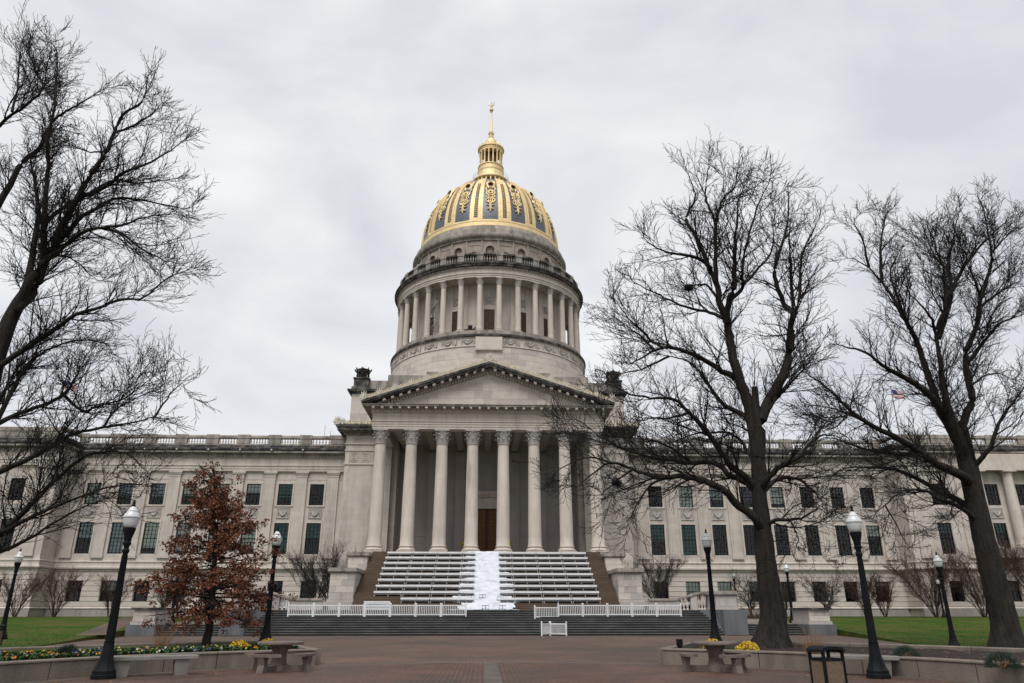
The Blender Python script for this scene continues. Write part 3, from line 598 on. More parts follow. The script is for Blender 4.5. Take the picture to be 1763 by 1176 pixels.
for s in (-1, 1):
    pd = build(MB().box(s * 14.2, s * 16.3, 83.5, 85.6, 26.35, 26.75).box(s * 14.35, s * 16.1, 83.65, 85.45, 26.75, 27.75).box(s * 14.25, s * 16.2, 83.55, 85.55, 27.75, 27.9), 'corner_pedestal', 'weathered_stone', at)
    link('attic_urn', UM, pd, (s * 15.22, 84.55, 27.88), scale=.98)
# ---- drum
C0 = (0, DY)
dr = build(MB().lathe([(13.9, 27.5), (13.9, 34.9)], 96, C0), 'drum', 'limestone_plain', CAP, smooth=40)
rnd = random.Random(11)
def arcblock(r0, r1, a0, a1, z0, z1, n=3):
    vs_ = []; fs = []
    for i in range(n + 1):
        a = a0 + (a1 - a0) * i / n
        for r in (r0, r1):
            for z in (z0, z1): vs_.append((r * math.sin(a), -r * math.cos(a), z))
    for i in range(n): b = 4 * i; fs += [(b, b + 4, b + 5, b + 1), (b + 2, b + 3, b + 7, b + 6), (b, b + 2, b + 6, b + 4), (b + 1, b + 5, b + 7, b + 3)]
    fs += [(0, 1, 3, 2), (4 * n, 4 * n + 2, 4 * n + 3, 4 * n + 1)]
    return MB().add(vs_, fs)
AB = [arcblock(13.88, 14.02 + .004 * q, -R_(3.97), R_(3.97), .008, .782).mesh('drum_block', k, 30) for q, k in enumerate(('limestone_block_light', 'limestone_block_light', 'limestone_block_pink'))]
for j in range(7):
    for i in range(-14, 15):
        link('drum_block', rnd.choice(AB), dr, (0, DY, 28.1 + .79 * j), rz=R_(8 * i + (4 if j % 2 else 0)))
build(MB().lathe([(13.9, 33.64), (14.12, 33.66), (14.12, 33.78), (14.04, 33.8), (14.04, 34.8), (14.2, 34.9)], 96, C0), 'drum_frieze', 'limestone_plain', dr, smooth=40)
fs_ = MB(); w = 1.1
fs_.tube([(x * w * .62, -.02, .86 - (1 - x * x) * .58) for x in [i / 5 - 1 for i in range(11)]], [.07 + .07 * (1 - abs(i - 5) / 5) for i in range(11)], 5)
fs_.tube([(x * w * .5, -.02, .9 - (1 - x * x) * .26) for x in [i / 5 - 1 for i in range(11)]], .05, 5)
fs_.tube([(-w * .68, -.03, .92), (-w * .72, -.05, .5), (-w * .69, -.03, .14)], [.06, .09, .03], 5).tube([(w * .68, -.03, .92), (w * .72, -.05, .5), (w * .69, -.03, .14)], [.06, .09, .03], 5)
fs_.box(-.12, .12, -.1, 0, .5, .74); fs_.box(w * .92, w * 1.12, -.08, 0, .2, .85)
FSM = fs_.mesh('frieze_swag', 'limestone_block_grey', 50)
for i in range(-10, 11):
    a = R_(11.25 * i)
    if i == 0: continue
    link('frieze_swag', FSM, dr, (14.06 * math.sin(a), DY - 14.06 * math.cos(a), 33.8), rz=a)
build(MB().box(-1.72, 1.72, DY - 14.3, DY - 13.8, 33.05, 34.86).box(-1.6, 1.6, DY - 14.33, DY - 14.301, 33.17, 33.24), 'inscription_tablet', 'limestone_block_light', dr)
build(MB().lathe([(13.9, 34.9), (14.22, 34.92), (14.32, 35.05), (14.32, 35.3), (14.1, 35.42), (13.8, 35.42)], 96, C0), 'drum_ledge', 'weathered_stone', CAP, smooth=40)
build(MB().lathe([(11.0, 35.43), (13.9, 35.43), (13.9, 35.98), (11.0, 35.98)], 96, C0), 'colonnade_floor', 'limestone_stained', CAP, smooth=40)
iw = build(MB().lathe([(11.35, 35.9), (11.35, 43.9)], 96, C0), 'colonnade_wall', 'limestone', CAP, smooth=40)
DCOL = column_meshes(7.72, .40, .98, .42, 18)
for k in range(32):
    a = R_(11.25 * (k + .5)); put_column(DCOL, 13.2 * math.sin(a), DY - 13.2 * math.cos(a), 35.98, 7.72, .98, CAP, rz=a)
# grilled windows behind the columns
gm = MB().box(-.72, .72, -.06, .0, 0, 3.9)
GW = gm.mesh('grille_backing', 'dark_interior'); gb = MB()
for i in range(7): x = -.66 + 1.32 * i / 6; gb.box(x - .03, x + .03, -.12, -.06, 0, 3.9)
for j in range(17): z_ = .05 + 3.8 * j / 16; gb.box(-.7, .7, -.11, -.065, z_ - .025, z_ + .025)
for i in range(6):
    for j in range(16):
        if (i + j) % 2: x = -.55 + 1.32 * i / 6; z_ = .17 + 3.8 * j / 16; gb.box(x - .07, x + .07, -.1, -.062, z_ - .07, z_ + .07)
GB = gb.mesh('window_grille', 'bronze_grille'); SWD = swag_panel_mesh(.7, 1.0, 'limestone_block_grey')
for i in range(-5, 6):
    a = R_(22.5 * i); p = (11.36 * math.sin(a), DY - 11.36 * math.cos(a), 36.0)
    o = link('window_grille', GB, iw, p, rz=a); link('grille_backing', GW, o); link('carved_panel', SWD, iw, (p[0], p[1], 40.75), rz=a)
    fr_ = MB().box(-.95, -.74, -.1, .02, 0, 4.1).box(.74, .95, -.1, .02, 0, 4.1).box(-.74, .74, -.1, .02, 3.92, 4.1).mesh('window_surround', 'limestone_plain'); link('window_surround', fr_, iw, p, rz=a)
    for da in (5.6, -5.6):
        a2 = a + R_(da); link('wall_strip', MB().box(-.42, .42, -.07, .05, 0, 7.7).mesh('wall_strip', 'limestone_plain'), iw, (11.36 * math.sin(a2), DY - 11.36 * math.cos(a2), 36.0), rz=a2)
# spiral stair between wall and columns, and a floodlight on the ledge
sp = MB(); a0 = R_(-37.5)
for k in range(44):
    t = k / 44; an = t * 2 * PI * 2.5; z_ = 36 + 7.2 * t; sp.add([(0, 0, z_), (.55 * math.cos(an), .55 * math.sin(an), z_), (.55 * math.cos(an + .42), .55 * math.sin(an + .42), z_), (0, 0, z_ - .06), (.55 * math.cos(an), .55 * math.sin(an), z_ - .06), (.55 * math.cos(an + .42), .55 * math.sin(an + .42), z_ - .06)], [(0, 1, 2), (3, 5, 4), (1, 4, 5, 2), (0, 3, 4, 1), (0, 2, 5, 3)])
sp.tube([(0, 0, 36), (0, 0, 43.5)], .06, 6)
sp.tube([(.56 * math.cos(k * .39), .56 * math.sin(k * .39), 36.9 + 7.0 * k / 44) for k in range(41)], .03, 4)
build(sp, 'spiral_stair', 'limestone_block_grey', CAP, (12.3 * math.sin(a0), DY - 12.3 * math.cos(a0), 0))
fl = MB().box(-.75, .75, -.3, .3, 0, .18).box(-.25, .25, -.2, .2, .18, .75).tube([(.3, 0, .15), (.7, 0, .5)], .06, 6)
build(fl, 'roof_floodlight', 'black_iron', CAP, (13.55 * math.sin(R_(-10.5)), DY - 13.55 * math.cos(R_(-10.5)), 35.98), rz=R_(-10.5))
# entablature of the colonnade, balustrade and upper drum
build(MB().lathe([(11.3, 43.72), (13.62, 43.72), (13.62, 43.95), (13.68, 43.96), (13.68, 44.2), (13.78, 44.25), (13.66, 44.3), (13.66, 44.85), (13.76, 44.9), (13.76, 45.2), (13.85, 45.25)], 96, C0), 'drum_entablature', 'limestone_plain', CAP, smooth=30)
dd = MB()
for k in range(220):
    a = 2 * PI * k / 220
    if math.cos(a) > -.2: dd.merge(MB().box(-.11, .11, -.14, .02, 0, .24), Matrix.Translation((13.76 * math.sin(a), DY - 13.76 * math.cos(a), 44.96)) @ Matrix.Rotation(a, 4, 'Z'))
tag(build(dd, 'dentils', 'limestone_stained', CAP), kind='stuff')
build(MB().lathe([(13.5, 45.22), (14.1, 45.26), (14.14, 45.5), (14.28, 45.56), (14.3, 45.72), (13.6, 45.95), (11, 45.95)], 96, C0), 'drum_cornice', 'weathered_stone', CAP, smooth=40)
db = build(MB().lathe([(13.15, 45.96), (13.55, 45.96), (13.55, 46.2), (13.15, 46.2)], 96, C0).lathe([(13.12, 47.05), (13.5, 47.05), (13.62, 47.12), (13.62, 47.35), (13.1, 47.38), (13.12, 47.05)], 96, C0), 'drum_balustrade', 'weathered_stone', CAP, smooth=40)
PB_ = MB().box(-.42, .42, -.24, .24, 0, 1.02).box(-.5, .5, -.32, .3, .84, 1.24).mesh('balustrade_pier', 'limestone_stained'); BAL2 = baluster_mesh(.86, .135, 'limestone_stained')
for i in range(-9, 10):
    a = R_(11.25 * (i + .5)); link('balustrade_pier', PB_, db, (13.36 * math.sin(a), DY - 13.36 * math.cos(a), 46.19), rz=a)
    for q in range(5):
        a2 = R_(11.25 * i) + R_(1.55 * (q - 2)); link('baluster', BAL2, db, (13.33 * math.sin(a2), DY - 13.33 * math.cos(a2), 46.2))
ud = build(MB().lathe([(11.25, 45.9), (11.25, 50.6)], 96, C0), 'upper_drum', 'drum_brown', CAP, smooth=40)
build(MB().lathe([(11.2, 50.45), (11.45, 50.5), (11.45, 50.75), (11.75, 50.95), (11.85, 51.15), (11.85, 51.45), (11.55, 51.65), (11.5, 52.3), (11.15, 52.5), (11.0, 53.05), (10.4, 53.1)], 96, C0), 'dome_kerb', 'limestone_stained', CAP, smooth=35)
# niches (arched recess built from a thick face with a hole) between panels with wreaths
nh = MB(); zA, wA = 2.55, .62; arch = [(-wA, 0), (-wA, zA)] + [(-wA * math.cos(PI * k / 10), zA + wA * math.sin(PI * k / 10)) for k in range(1, 10)] + [(wA, zA), (wA, 0)]
outer = [(-1.0, 0), (-1.0, zA)] + [(-1.0 * math.cos(PI * k / 10), zA + 1.05 * math.sin(PI * k / 10)) for k in range(1, 10)] + [(1.0, zA), (1.0, 0)]
na = len(arch); vs_ = [(x, -.3, z_) for x, z_ in arch] + [(x, -.3, z_) for x, z_ in outer] + [(x * .8, .32, z_) for x, z_ in arch] + [(x, .1, z_) for x, z_ in outer]
fs = []
for i in range(na - 1): fs += [(i, i + 1, na + i + 1, na + i), (i, 2 * na + i, 2 * na + i + 1, i + 1), (na + i, na + i + 1, 3 * na + i + 1, 3 * na + i)]
fs.append(tuple(range(2 * na, 3 * na)))
NM = MB().add(vs_, fs).mesh('niche', 'drum_brown', 30)
wr = MB().box(-1.0, 1.0, -.04, .05, .4, 3.3)
for (x0, x1, z0, z1) in ((-1, 1, .4, .5), (-1, 1, 3.2, 3.3), (-1, -.9, .5, 3.2), (.9, 1, .5, 3.2)): wr.box(x0, x1, -.1, -.04, z0, z1)
wr.tube([(.52 * math.cos(t), -.08, 1.75 + .52 * math.sin(t)) for t in [PI * (.55 + 1.9 * k / 16) for k in range(17)]], .1, 5); wr.box(-.12, .12, -.12, -.03, 2.2, 2.5).box(-.3, .3, -.1, -.03, 1.65, 1.85)
WR = wr.mesh('wreath_panel', 'drum_brown', 40)
for i in range(-5, 6):
    a = R_(22.5 * i); link('niche', NM, ud, (11.36 * math.sin(a), DY - 11.36 * math.cos(a), 46.3), rz=a)
    a2 = a + R_(11.25); link('wreath_panel', WR, ud, (11.3 * math.sin(a2), DY - 11.3 * math.cos(a2), 46.5), rz=a2)
    for da in (-5.7, 5.7): a3 = a + R_(da); link('drum_strip', MB().box(-.1, .1, -.13, .05, 0, 4.2).mesh('drum_strip', 'drum_brown'), ud, (11.3 * math.sin(a3), DY - 11.3 * math.cos(a3), 46.2), rz=a3)
dw = build(MB().box(-.4, .4, -.06, .0, 0, 1.75), 'gallery_door', 'white_vinyl', ud, (0, DY - 11.45, 46.3)); link('pane', quad_mesh(.28, .9, 1.6, 'slate_blue', 'pane'), dw, (0, -.065, 0))
# ---- dome: slate panels between gilded ribs
DR, DH, DZ = 10.6, 12.0, 54.0
def dpt(phi, lat, off=0.0):
    c, s_ = math.cos(lat), math.sin(lat); nx, nz = c / DR, s_ / DH; l = math.hypot(nx, nz); r = DR * c + off * nx / l; z_ = DZ + DH * s_ + off * nz / l
    return (r * math.sin(phi), DY - r * math.cos(phi), z_)
LT = R_(74.5)
dome = build(MB().lathe([(DR * math.cos(LT * k / 24), DZ + DH * math.sin(LT * k / 24)) for k in range(25)], 96, C0), 'dome_shell', 'slate_blue', CAP, smooth=40)
build(MB().lathe([(10.3, 53.1), (10.84, 53.12), (10.88, 53.22), (10.78, 53.3), (10.76, 53.86), (10.8, 53.9), (10.8, 54.0), (10.6, 54.05)], 96, C0), 'dome_base_ring', 'gold', CAP, smooth=30)
def domestrip(b, a0, a1, l0, l1, off, n=18, taper=1.0, mid=None):
    mid = (a0 + a1) / 2 if mid is None else mid; vs_ = []; fs = []
    for i in range(n + 1):
        t = i / n; la = l0 + (l1 - l0) * t
        for a in (a0, a1):
            for o_ in (off, 0): vs_.append(dpt(mid + (a - mid), la, o_))
    for i in range(n): k = 4 * i; fs += [(k, k + 4, k + 6, k + 2), (k, k + 1, k + 5, k + 4), (k + 2, k + 6, k + 7, k + 3)]
    fs += [(0, 2, 3, 1), (4 * n, 4 * n + 1, 4 * n + 3, 4 * n + 2)]; b.add(vs_, fs); return b
for i in range(16):
    a = R_(22.5 * i + 11.25)
    if math.cos(a) < -.35: continue
    b = MB()
    for q in (-1, 1): domestrip(b, a + q * R_(4.8), a + q * R_(3.3), R_(.2), LT, .09); domestrip(b, a + q * R_(3.2), a + q * R_(1.9), R_(.2), LT, .13); domestrip(b, a + q * R_(1.85), a + q * R_(1.5), R_(.2), LT, .18)
    domestrip(b, a - R_(1.5), a + R_(1.5), R_(.2), R_(2.5), .15); domestrip(b, a - R_(1.5), a + R_(1.5), R_(40), LT, .13)
    rb = build(b, 'dome_rib', 'gold', dome)
    bd = MB()
    for k in range(22):
        la = R_(4.0 + 1.65 * k); p = dpt(a, la, .05); bd.lathe([(0, -.17), (.11, -.09), (.11, .09), (0, .17)], 6, (p[0], p[1])) if False else bd.add([Vector(p) + Vector(q) * .155 for q in ((1, 0, 0), (0, 1, 0), (-1, 0, 0), (0, -1, 0), (0, 0, 1.2), (0, 0, -1.2))], [(0, 1, 4), (1, 2, 4), (2, 3, 4), (3, 0, 4), (1, 0, 5), (2, 1, 5), (3, 2, 5), (0, 3, 5)])
    tag(build(bd, 'rib_beads', 'gold', rb), kind='stuff')
for i in range(16):
    a = R_(22.5 * i)
    if math.cos(a) < -.35: continue
    def loop(ca, cl, ra, rl, off, n=14, t0=0, t1=2 * PI): return [dpt(ca + ra * math.cos(t0 + (t1 - t0) * k / n) / max(.25, math.cos(cl)), cl + rl * math.sin(t0 + (t1 - t0) * k / n), off) for k in range(n + 1)]
    b = MB(); dg = R_(1)
    # thin frame of the panel
    for e in (-6.3, 6.05): domestrip(b, a + e * dg, a + (e + .3) * dg, R_(.5), R_(62), .06)
    domestrip(b, a - 6.3 * dg, a + 6.3 * dg, R_(.3), R_(1.3), .07, 2)
    om = MB()
    om.tube(loop(a, R_(17.8), 3.7 * dg, R_(1.7), .09), .10, 5); om.tube(loop(a, R_(17.8), 1.7 * dg, R_(3.2), .1), .10, 5); om.tube(loop(a - 1.7 * dg, R_(17.8), 1.8 * dg, R_(2.4), .08), .09, 5); om.tube(loop(a + 1.7 * dg, R_(17.8), 1.8 * dg, R_(2.4), .08), .09, 5)
    om.tube(loop(a, R_(26), 3.3 * dg, R_(3.1), .09), .12, 5); om.tube(loop(a, R_(26.4), 1.6 * dg, R_(1.7), .1), .13, 5)
    for q in (-1, 1): om.tube(loop(a + q * 2.5 * dg, R_(22), 1.0 * dg, R_(1.2), .08, 9), .09, 5); om.tube([dpt(a + q * 3.4 * dg, R_(28), .08), dpt(a + q * 4.2 * dg, R_(31), .1), dpt(a + q * 3.6 * dg, R_(34), .1)], [.06, .12, .06], 5); om.tube([dpt(a + q * 1.6 * dg, R_(31.5), .08), dpt(a + q * 3.6 * dg, R_(36), .12), dpt(a + q * 3.9 * dg, R_(41), .12), dpt(a + q * 2.2 * dg, R_(45), .08)], [.10, .15, .15, .1], 5)
    om.tube([dpt(a, R_(14.4), .1), dpt(a, R_(11), .16), dpt(a, R_(7.4), .08)], [.15, .2, .07], 5)
    om.tube([dpt(a - 3.2 * dg, R_(13.4), .1), dpt(a, R_(12.4), .12), dpt(a + 3.2 * dg, R_(13.4), .1)], [.07, .15, .07], 5)
    om.tube([dpt(a - 2.6 * dg, R_(9.4), .1), dpt(a, R_(10.3), .12), dpt(a + 2.6 * dg, R_(9.4), .1)], [.07, .16, .07], 5)
    om.tube(loop(a, R_(44), 2.6 * dg, R_(2.4), .06, 10), .13, 5)
    build(b, 'panel_frame', 'gold', dome); build(om, 'panel_ornament', 'gold', dome, smooth=60)
    p = Vector(dpt(a, R_(36.5), .1)); dirv = (Vector((math.sin(a), -math.cos(a), .25))).normalized()
    oc = MB().tube([p - dirv * .5, p + dirv * .2], [.40, .40], 14, cap=False).tube([p + dirv * .14, p + dirv * .25], [.62, .42], 14, cap=False).tube([p - dirv * .5, p + dirv * .14], [.66, .62], 14, cap=False)
    ob = build(oc, 'oculus', 'gold', dome, smooth=50); build(MB().tube([p - dirv * .02, p + dirv * .03], [.41, .41], 14), 'oculus_opening', 'dark_interior', ob)
# ---- lantern, spire and eagle
la = build(MB().lathe([(2.75, 65.3), (2.3, 65.5), (2.3, 66.6), (2.85, 66.7), (3.0, 66.78), (3.0, 66.98), (2.75, 67.06), (2.5, 67.2), (2.25, 67.8), (2.1, 68.6), (2.16, 68.7), (2.16, 68.85), (2.02, 68.95), (2.0, 69.6), (2.12, 69.68), (2.12, 69.8), (1.4, 69.85)], 48, C0), 'lantern_base', 'gold', CAP, smooth=35)
build(MB().lathe([(2.42, 65.2), (2.42, 66.64)], 40, C0), 'lantern_collar', 'slate_blue', la)
for k in range(24):
    a = 2 * PI * k / 24; b = MB().box(-.1, .1, -.34, .1, 0, .68); build(b, 'console', 'gold', la, (2.5 * math.sin(a), DY - 2.5 * math.cos(a), 66.0), rz=a)
rl = MB()
for k in range(26): a = 2 * PI * k / 26; rl.tube([(2.9 * math.sin(a), DY - 2.9 * math.cos(a), 66.98), (2.9 * math.sin(a), DY - 2.9 * math.cos(a), 67.9)], .015, 3)
for z_ in (67.45, 67.9): rl.tube([(2.9 * math.sin(2 * PI * k / 40), DY - 2.9 * math.cos(2 * PI * k / 40), z_) for k in range(41)], .018, 4)
build(rl, 'lantern_railing', 'steel_grey', la)
build(MB().lathe([(1.1, 69.8), (1.1, 72.6)], 24, C0), 'lantern_core', 'bronze_grille', la, smooth=40)
LC = MB().lathe([(.2, 0), (.2, .12), (.145, .18), (.125, 2.3), (.2, 2.5), (.22, 2.72)], 10).mesh('lantern_column', 'gold', 40)
for k in range(16): a = 2 * PI * (k + .5) / 16; link('lantern_column', LC, la, (1.8 * math.sin(a), DY - 1.8 * math.cos(a), 69.82))
build(MB().lathe([(1.3, 72.5), (1.98, 72.52), (1.98, 72.8), (2.05, 72.85), (2.05, 73.05), (2.2, 73.15), (2.2, 73.35), (1.7, 73.5), (1.1, 73.6), (1.05, 74.0), (1.15, 74.1), (.98, 74.5), (.92, 75.0), (.62, 75.5), (.42, 75.7), (.5, 75.8), (.36, 76.0), (.42, 76.5), (.5, 76.6), (.3, 76.8), (.34, 77.05), (.22, 77.3), (.11, 80.9), (.18, 80.98), (.12, 81.05), (.12, 81.15), (.3, 81.3), (.36, 81.5), (.3, 81.72), (.1, 81.85), (.1, 81.95)], 32, C0), 'lantern_cap', 'gold', la, smooth=40)
for k in range(16):
    a = 2 * PI * k / 16; b = MB().lathe([(.1, 0), (.12, .1), (.05, .2), (.09, .35), (0, .62)], 6); build(b, 'lantern_finial', 'gold', la, (2.08 * math.sin(a), DY - 2.08 * math.cos(a), 73.33))
    build(MB().tube([(0, 0, .8), (0, -.32, .62), (0, -.4, .2), (0, -.62, 0)], [.1, .12, .1, .14], 5), 'scroll_buttress', 'gold', la, (1.0 * math.sin(a), DY - 1.0 * math.cos(a), 73.6), rz=a)
ea = MB().tube([(0, -.02, 0), (0, -.05, .25), (0, -.02, .5), (0, -.06, .72), (0, -.12, .8)], [.12, .2, .17, .1, .1], 8).tube([(0, -.16, .8), (0, -.28, .74)], [.05, .01], 5)
for s in (-1, 1):
    for k in range(5): ea.tube([(s * .1, .02, .4), (s * (.3 + .035 * k), .06, .55 + .02 * k), (s * (.46 - .01 * k), .08, 1.28 - .14 * k)], [.09, .1, .025], 5)
    ea.tube([(s * .07, 0, .1), (s * .1, -.04, -.08)], .05, 5)
ea.tube([(0, .1, .15), (0, .22, -.08)], [.12, .08], 5)
build(ea, 'eagle', 'gold', la, (0, DY, 82.0), smooth=60)
# roof antennas and flags behind the parapet
for x, h in ((-19.6, 1.5), (-18.9, .8), (-17.6, 1.6), (-17.3, 1.2), (-17.0, .8)):
    tag(build(MB().tube([(0, 0, 0), (0, 0, h * .5), (.01, 0, h)], [.03, .025, .012], 5).tube([(-.12, 0, h * .8), (.12, 0, h * .8)], .012, 4), 'antenna', 'steel_grey', CAP, (x, 86.3, 21.2)))
for s, fx in ((1, 56.0), (-1, -56.8)):
    t = thing('flagpole', 'flagpole with striped flag above the roof, beyond the %s' % ('bare tree growing on the grass' if s == 1 else 'bare tree over the pansies'), 'flagpole', (fx, 95, 19.3))
    build(MB().tube([(0, 0, 0), (0, 0, 11.5)], [.11, .06], 8).lathe([(0, 11.5), (.12, 11.6), (.12, 11.7), (0, 11.8)], 8), 'pole', 'steel_grey', t)
    fl_ = MB()
    def fp(u, v): return (.1 + 1.75 * u, .18 * math.sin(u * 7), 11.3 - 1.15 * v - .45 * u + .07 * math.sin(u * 9 + v))
    for k in range(13):
        mname = 'flag_red' if k % 2 == 0 else 'flag_white'; b = MB(); vs_ = []; fs = []; u0 = .4 if k < 7 else 0
        for q in range(11): u = u0 + (1 - u0) * q / 10; vs_ += [fp(u, k / 13), fp(u, (k + 1) / 13)]
        for q in range(10): fs.append((2 * q, 2 * q + 1, 2 * q + 3, 2 * q + 2))
        build(b.add(vs_, fs), 'flag_stripe', mname, t)
    vs_ = []; fs = []
    for q in range(6): u = .4 * q / 5; vs_ += [fp(u, 0), fp(u, 7 / 13)]
    for q in range(5): fs.append((2 * q, 2 * q + 1, 2 * q + 3, 2 * q + 2))
    build(MB().add(vs_, fs), 'flag_canton', 'flag_blue', t)
# ================================================================ staircases, cheeks and piers
st = thing('granite_stairs', 'wide flight of dark weathered stone steps rising from the brick plaza', 'stairs', (0, 55, 0), world=True)
NL, RL, TL = 11, .1555, .364
for k in range(NL):
    y0 = 55 + TL * k; z1 = RL * (k + 1)
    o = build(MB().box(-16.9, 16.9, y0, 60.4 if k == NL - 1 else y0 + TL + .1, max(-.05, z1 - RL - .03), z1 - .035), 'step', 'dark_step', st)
    build(MB().box(-16.9, 16.9, y0 - .035, (62.2 if k == NL - 1 else y0 + TL - .04), z1 - .034, z1), 'tread', 'tread_sky_sheen', o)
us = thing('portico_stairs', 'steep brown stone staircase climbing between stepped cheek walls to the portico columns', 'stairs', (0, 62, 1.7), world=True)
NU, RU, TU = 30, 5.255 / 30, 10.5 / 30; ZU, YU = NL * RL, 62.0
for k in range(NU):
    y0 = YU + TU * k; z1 = ZU + RU * (k + 1)
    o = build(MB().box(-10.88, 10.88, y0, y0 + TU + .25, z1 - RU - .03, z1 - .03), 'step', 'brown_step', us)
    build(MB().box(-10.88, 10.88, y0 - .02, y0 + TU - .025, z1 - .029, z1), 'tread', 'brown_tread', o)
def step_z(y): return ZU + RU * min(NU, max(0, math.floor((y - YU) / TU) + 1))
rnd = random.Random(21)
BLK = ['limestone_block_light', 'limestone_block_light', 'limestone_block_pink', 'limestone_block_grey']
def ashlar(parent, x0, x1, y, z0, z1, nrow, bw, thick=.035, name='stone_block'):
    h = (z1 - z0) / nrow; xa, xb = min(x0, x1), max(x0, x1)
    for j in range(nrow):
        x = xa - (bw / 2 if j % 2 else 0)
        while x < xb - .02:
            a, b = max(x, xa), min(x + bw, xb)
            if b - a > .06: build(MB().box(a + .008, b - .008, y - thick - rnd.random() * .012, y, z0 + h * j + .008, z0 + h * (j + 1) - .008), name, rnd.choice(BLK), parent)
            x += bw
def ashlar_side(parent, x, sgn, y0, y1, z0, z1, nrow, bw, thick=.03):
    h = (z1 - z0) / nrow
    for j in range(nrow):
        y = y0 - (bw / 2 if j % 2 else 0)
        while y < y1 - .02:
            a, b = max(y, y0), min(y + bw, y1)
            if b - a > .06: t = thick + rnd.random() * .01; build(MB().box(x, x + sgn * t, a + .008, b - .008, z0 + h * j + .008, z0 + h * (j + 1) - .008), 'stone_block', rnd.choice(BLK), parent)
            y += bw
for s in (-1, 1):
    side = 'the rust-leaved oak' if s == -1 else 'the large bare tree in the planter'
    ck = thing('cheek_wall', 'stepped limestone cheek wall with capped pedestals beside portico stairs, nearer %s' % ('the oak' if s < 0 else 'the bare tree'), 'wall', (s * 12, 64, 1.0), group='stair cheek walls', world=True)
    def cap(x0, x1, y0, y1, z, o=.2): return MB().box(s * (x0 - o * .4), s * (x1 + o * .4), y0 - o * .4, y1, z, z + .12).box(s * (x0 - o), s * (x1 + o), y0 - o, y1, z + .12, z + .3).box(s * (x0 - o * .7), s * (x1 + o * .7), y0 - o * .7, y1, z + .3, z + .42)
    lo = build(MB().box(s * 11.06, s * 13.06, 64.05, 70.0, 1.0, 4.62), 'lower_pedestal', 'limestone_block_grey', ck)
    build(MB().box(s * 10.92, s * 13.25, 63.8, 70.0, 1.0, 2.35).box(s * 10.95, s * 13.2, 63.9, 70.0, 2.35, 2.55), 'pedestal_foot', 'limestone_block_grey', lo)
    ashlar(lo, s * 11.06, s * 13.06, 64.05, 2.56, 4.6, 4, 1.0); ashlar_side(lo, s * 11.06, -s, 64.05, 70.0, 2.56, 4.6, 4, 1.5)
    build(cap(11.06, 13.06, 64.0, 70.0, 4.62), 'pedestal_cap', 'limestone_stained', lo)
    up = build(MB().box(s * 11.02, s * 12.75, 70.01, 72.6, 1.0, 6.3), 'upper_pedestal', 'limestone_block_grey', ck)
    build(MB().box(s * 12.91, s * 14.1, 72.6, 82.9, 1.0, 6.9), 'terrace_flank', 'limestone', ck)
    ashlar(up, s * 11.02, s * 12.75, 70.01, 5.06, 6.28, 2, .95); ashlar_side(up, s * 11.02, -s, 70.01, 72.6, 2.6, 6.28, 6, 1.3)
    build(cap(11.02, 12.75, 70.0, 72.9, 6.3), 'pedestal_cap', 'limestone_stained', up)
    # granite pier at the end of the lower flight, limestone pedestal on it
    pr_ = thing('stair_pier', 'blue-grey granite pier with limestone pedestal at the stair end nearer %s' % ('the oak' if s < 0 else 'the big bare tree'), 'pier', (s * 17.8, 55.3, 0), group='stair piers', world=True)
    build(MB().slab([(s * 16.92, 55.0), (s * 18.62, 55.0), (s * 18.62, 59.8), (s * 16.92, 59.8)], -.05, 1.72), 'granite_base', 'granite', pr_)
    build(MB().add([(s * 16.91, 55.02, -.05), (s * 16.91, 58.9, -.05), (s * 16.91, 58.9, 1.71), (s * 16.91, 57.3, 1.71), (s * 16.2, 57.6, -.05), (s * 16.2, 58.9, -.05), (s * 16.2, 58.9, 1.7)], [(0, 4, 3), (4, 5, 6, 3), (3, 6, 2)]), 'granite_flank', 'granite', pr_)
    build(MB().box(s * 16.95, s * 18.6, 55.05, 55.0 - .03, .02, 1.68) if False else MB().box(s * 17.0, s * 18.54, 54.965, 54.999, .04, 1.66), 'granite_slab', 'granite', pr_)
    pd = build(MB().box(s * 16.96, s * 18.72, 56.9, 59.6, 1.73, 1.95).box(s * 17.05, s * 18.65, 57.0, 59.5, 1.95, 2.72), 'limestone_pedestal', 'limestone_block_grey', pr_)
    ashlar(pd, s * 17.05, s * 18.65, 57.0, 1.96, 2.71, 1, .82)
    build(MB().box(s * 16.98, s * 18.74, 56.9, 59.6, 2.721, 2.8).box(s * 16.86, s * 18.86, 56.8, 59.7, 2.8, 2.94).box(s * 17.0, s * 18.7, 56.95, 59.55, 2.94, 3.06), 'pedestal_cap', 'limestone_stained', pd)
    # curved parapet from the pier back to the cheek wall
    pw = thing('parapet_wall', 'low limestone parapet curving from granite pier to cheek wall, nearer %s' % ('the oak' if s < 0 else 'the bare tree'), 'wall', (s * 15, 60, 1.7), group='parapet walls', world=True)
    xs_ = [12.7 + 4.3 * k / 12 for k in range(13)]
    def ptop(x): return 2.4 + .52 * sm((x - 14.6) / 2.3)
    def py_(x): return 60.2 - 1.1 * sm((x - 14.6) / 2.3)
    vs_ = []; fs = []
    for x in xs_:
        for dy, z in ((-.26, ptop(x)), (-.26, ptop(x) + .16), (.3, ptop(x) + .16), (.3, ptop(x))): vs_.append((s * x, py_(x) + dy, z))
    for i in range(12):
        for k in range(4): fs.append((4 * i + k, 4 * i + (k + 1) % 4, 4 * i + 4 + (k + 1) % 4, 4 * i + 4 + k))
    build(MB().add(vs_, fs + [(0, 1, 2, 3), (48, 49, 50, 51)]), 'parapet_coping', 'limestone_stained', pw)
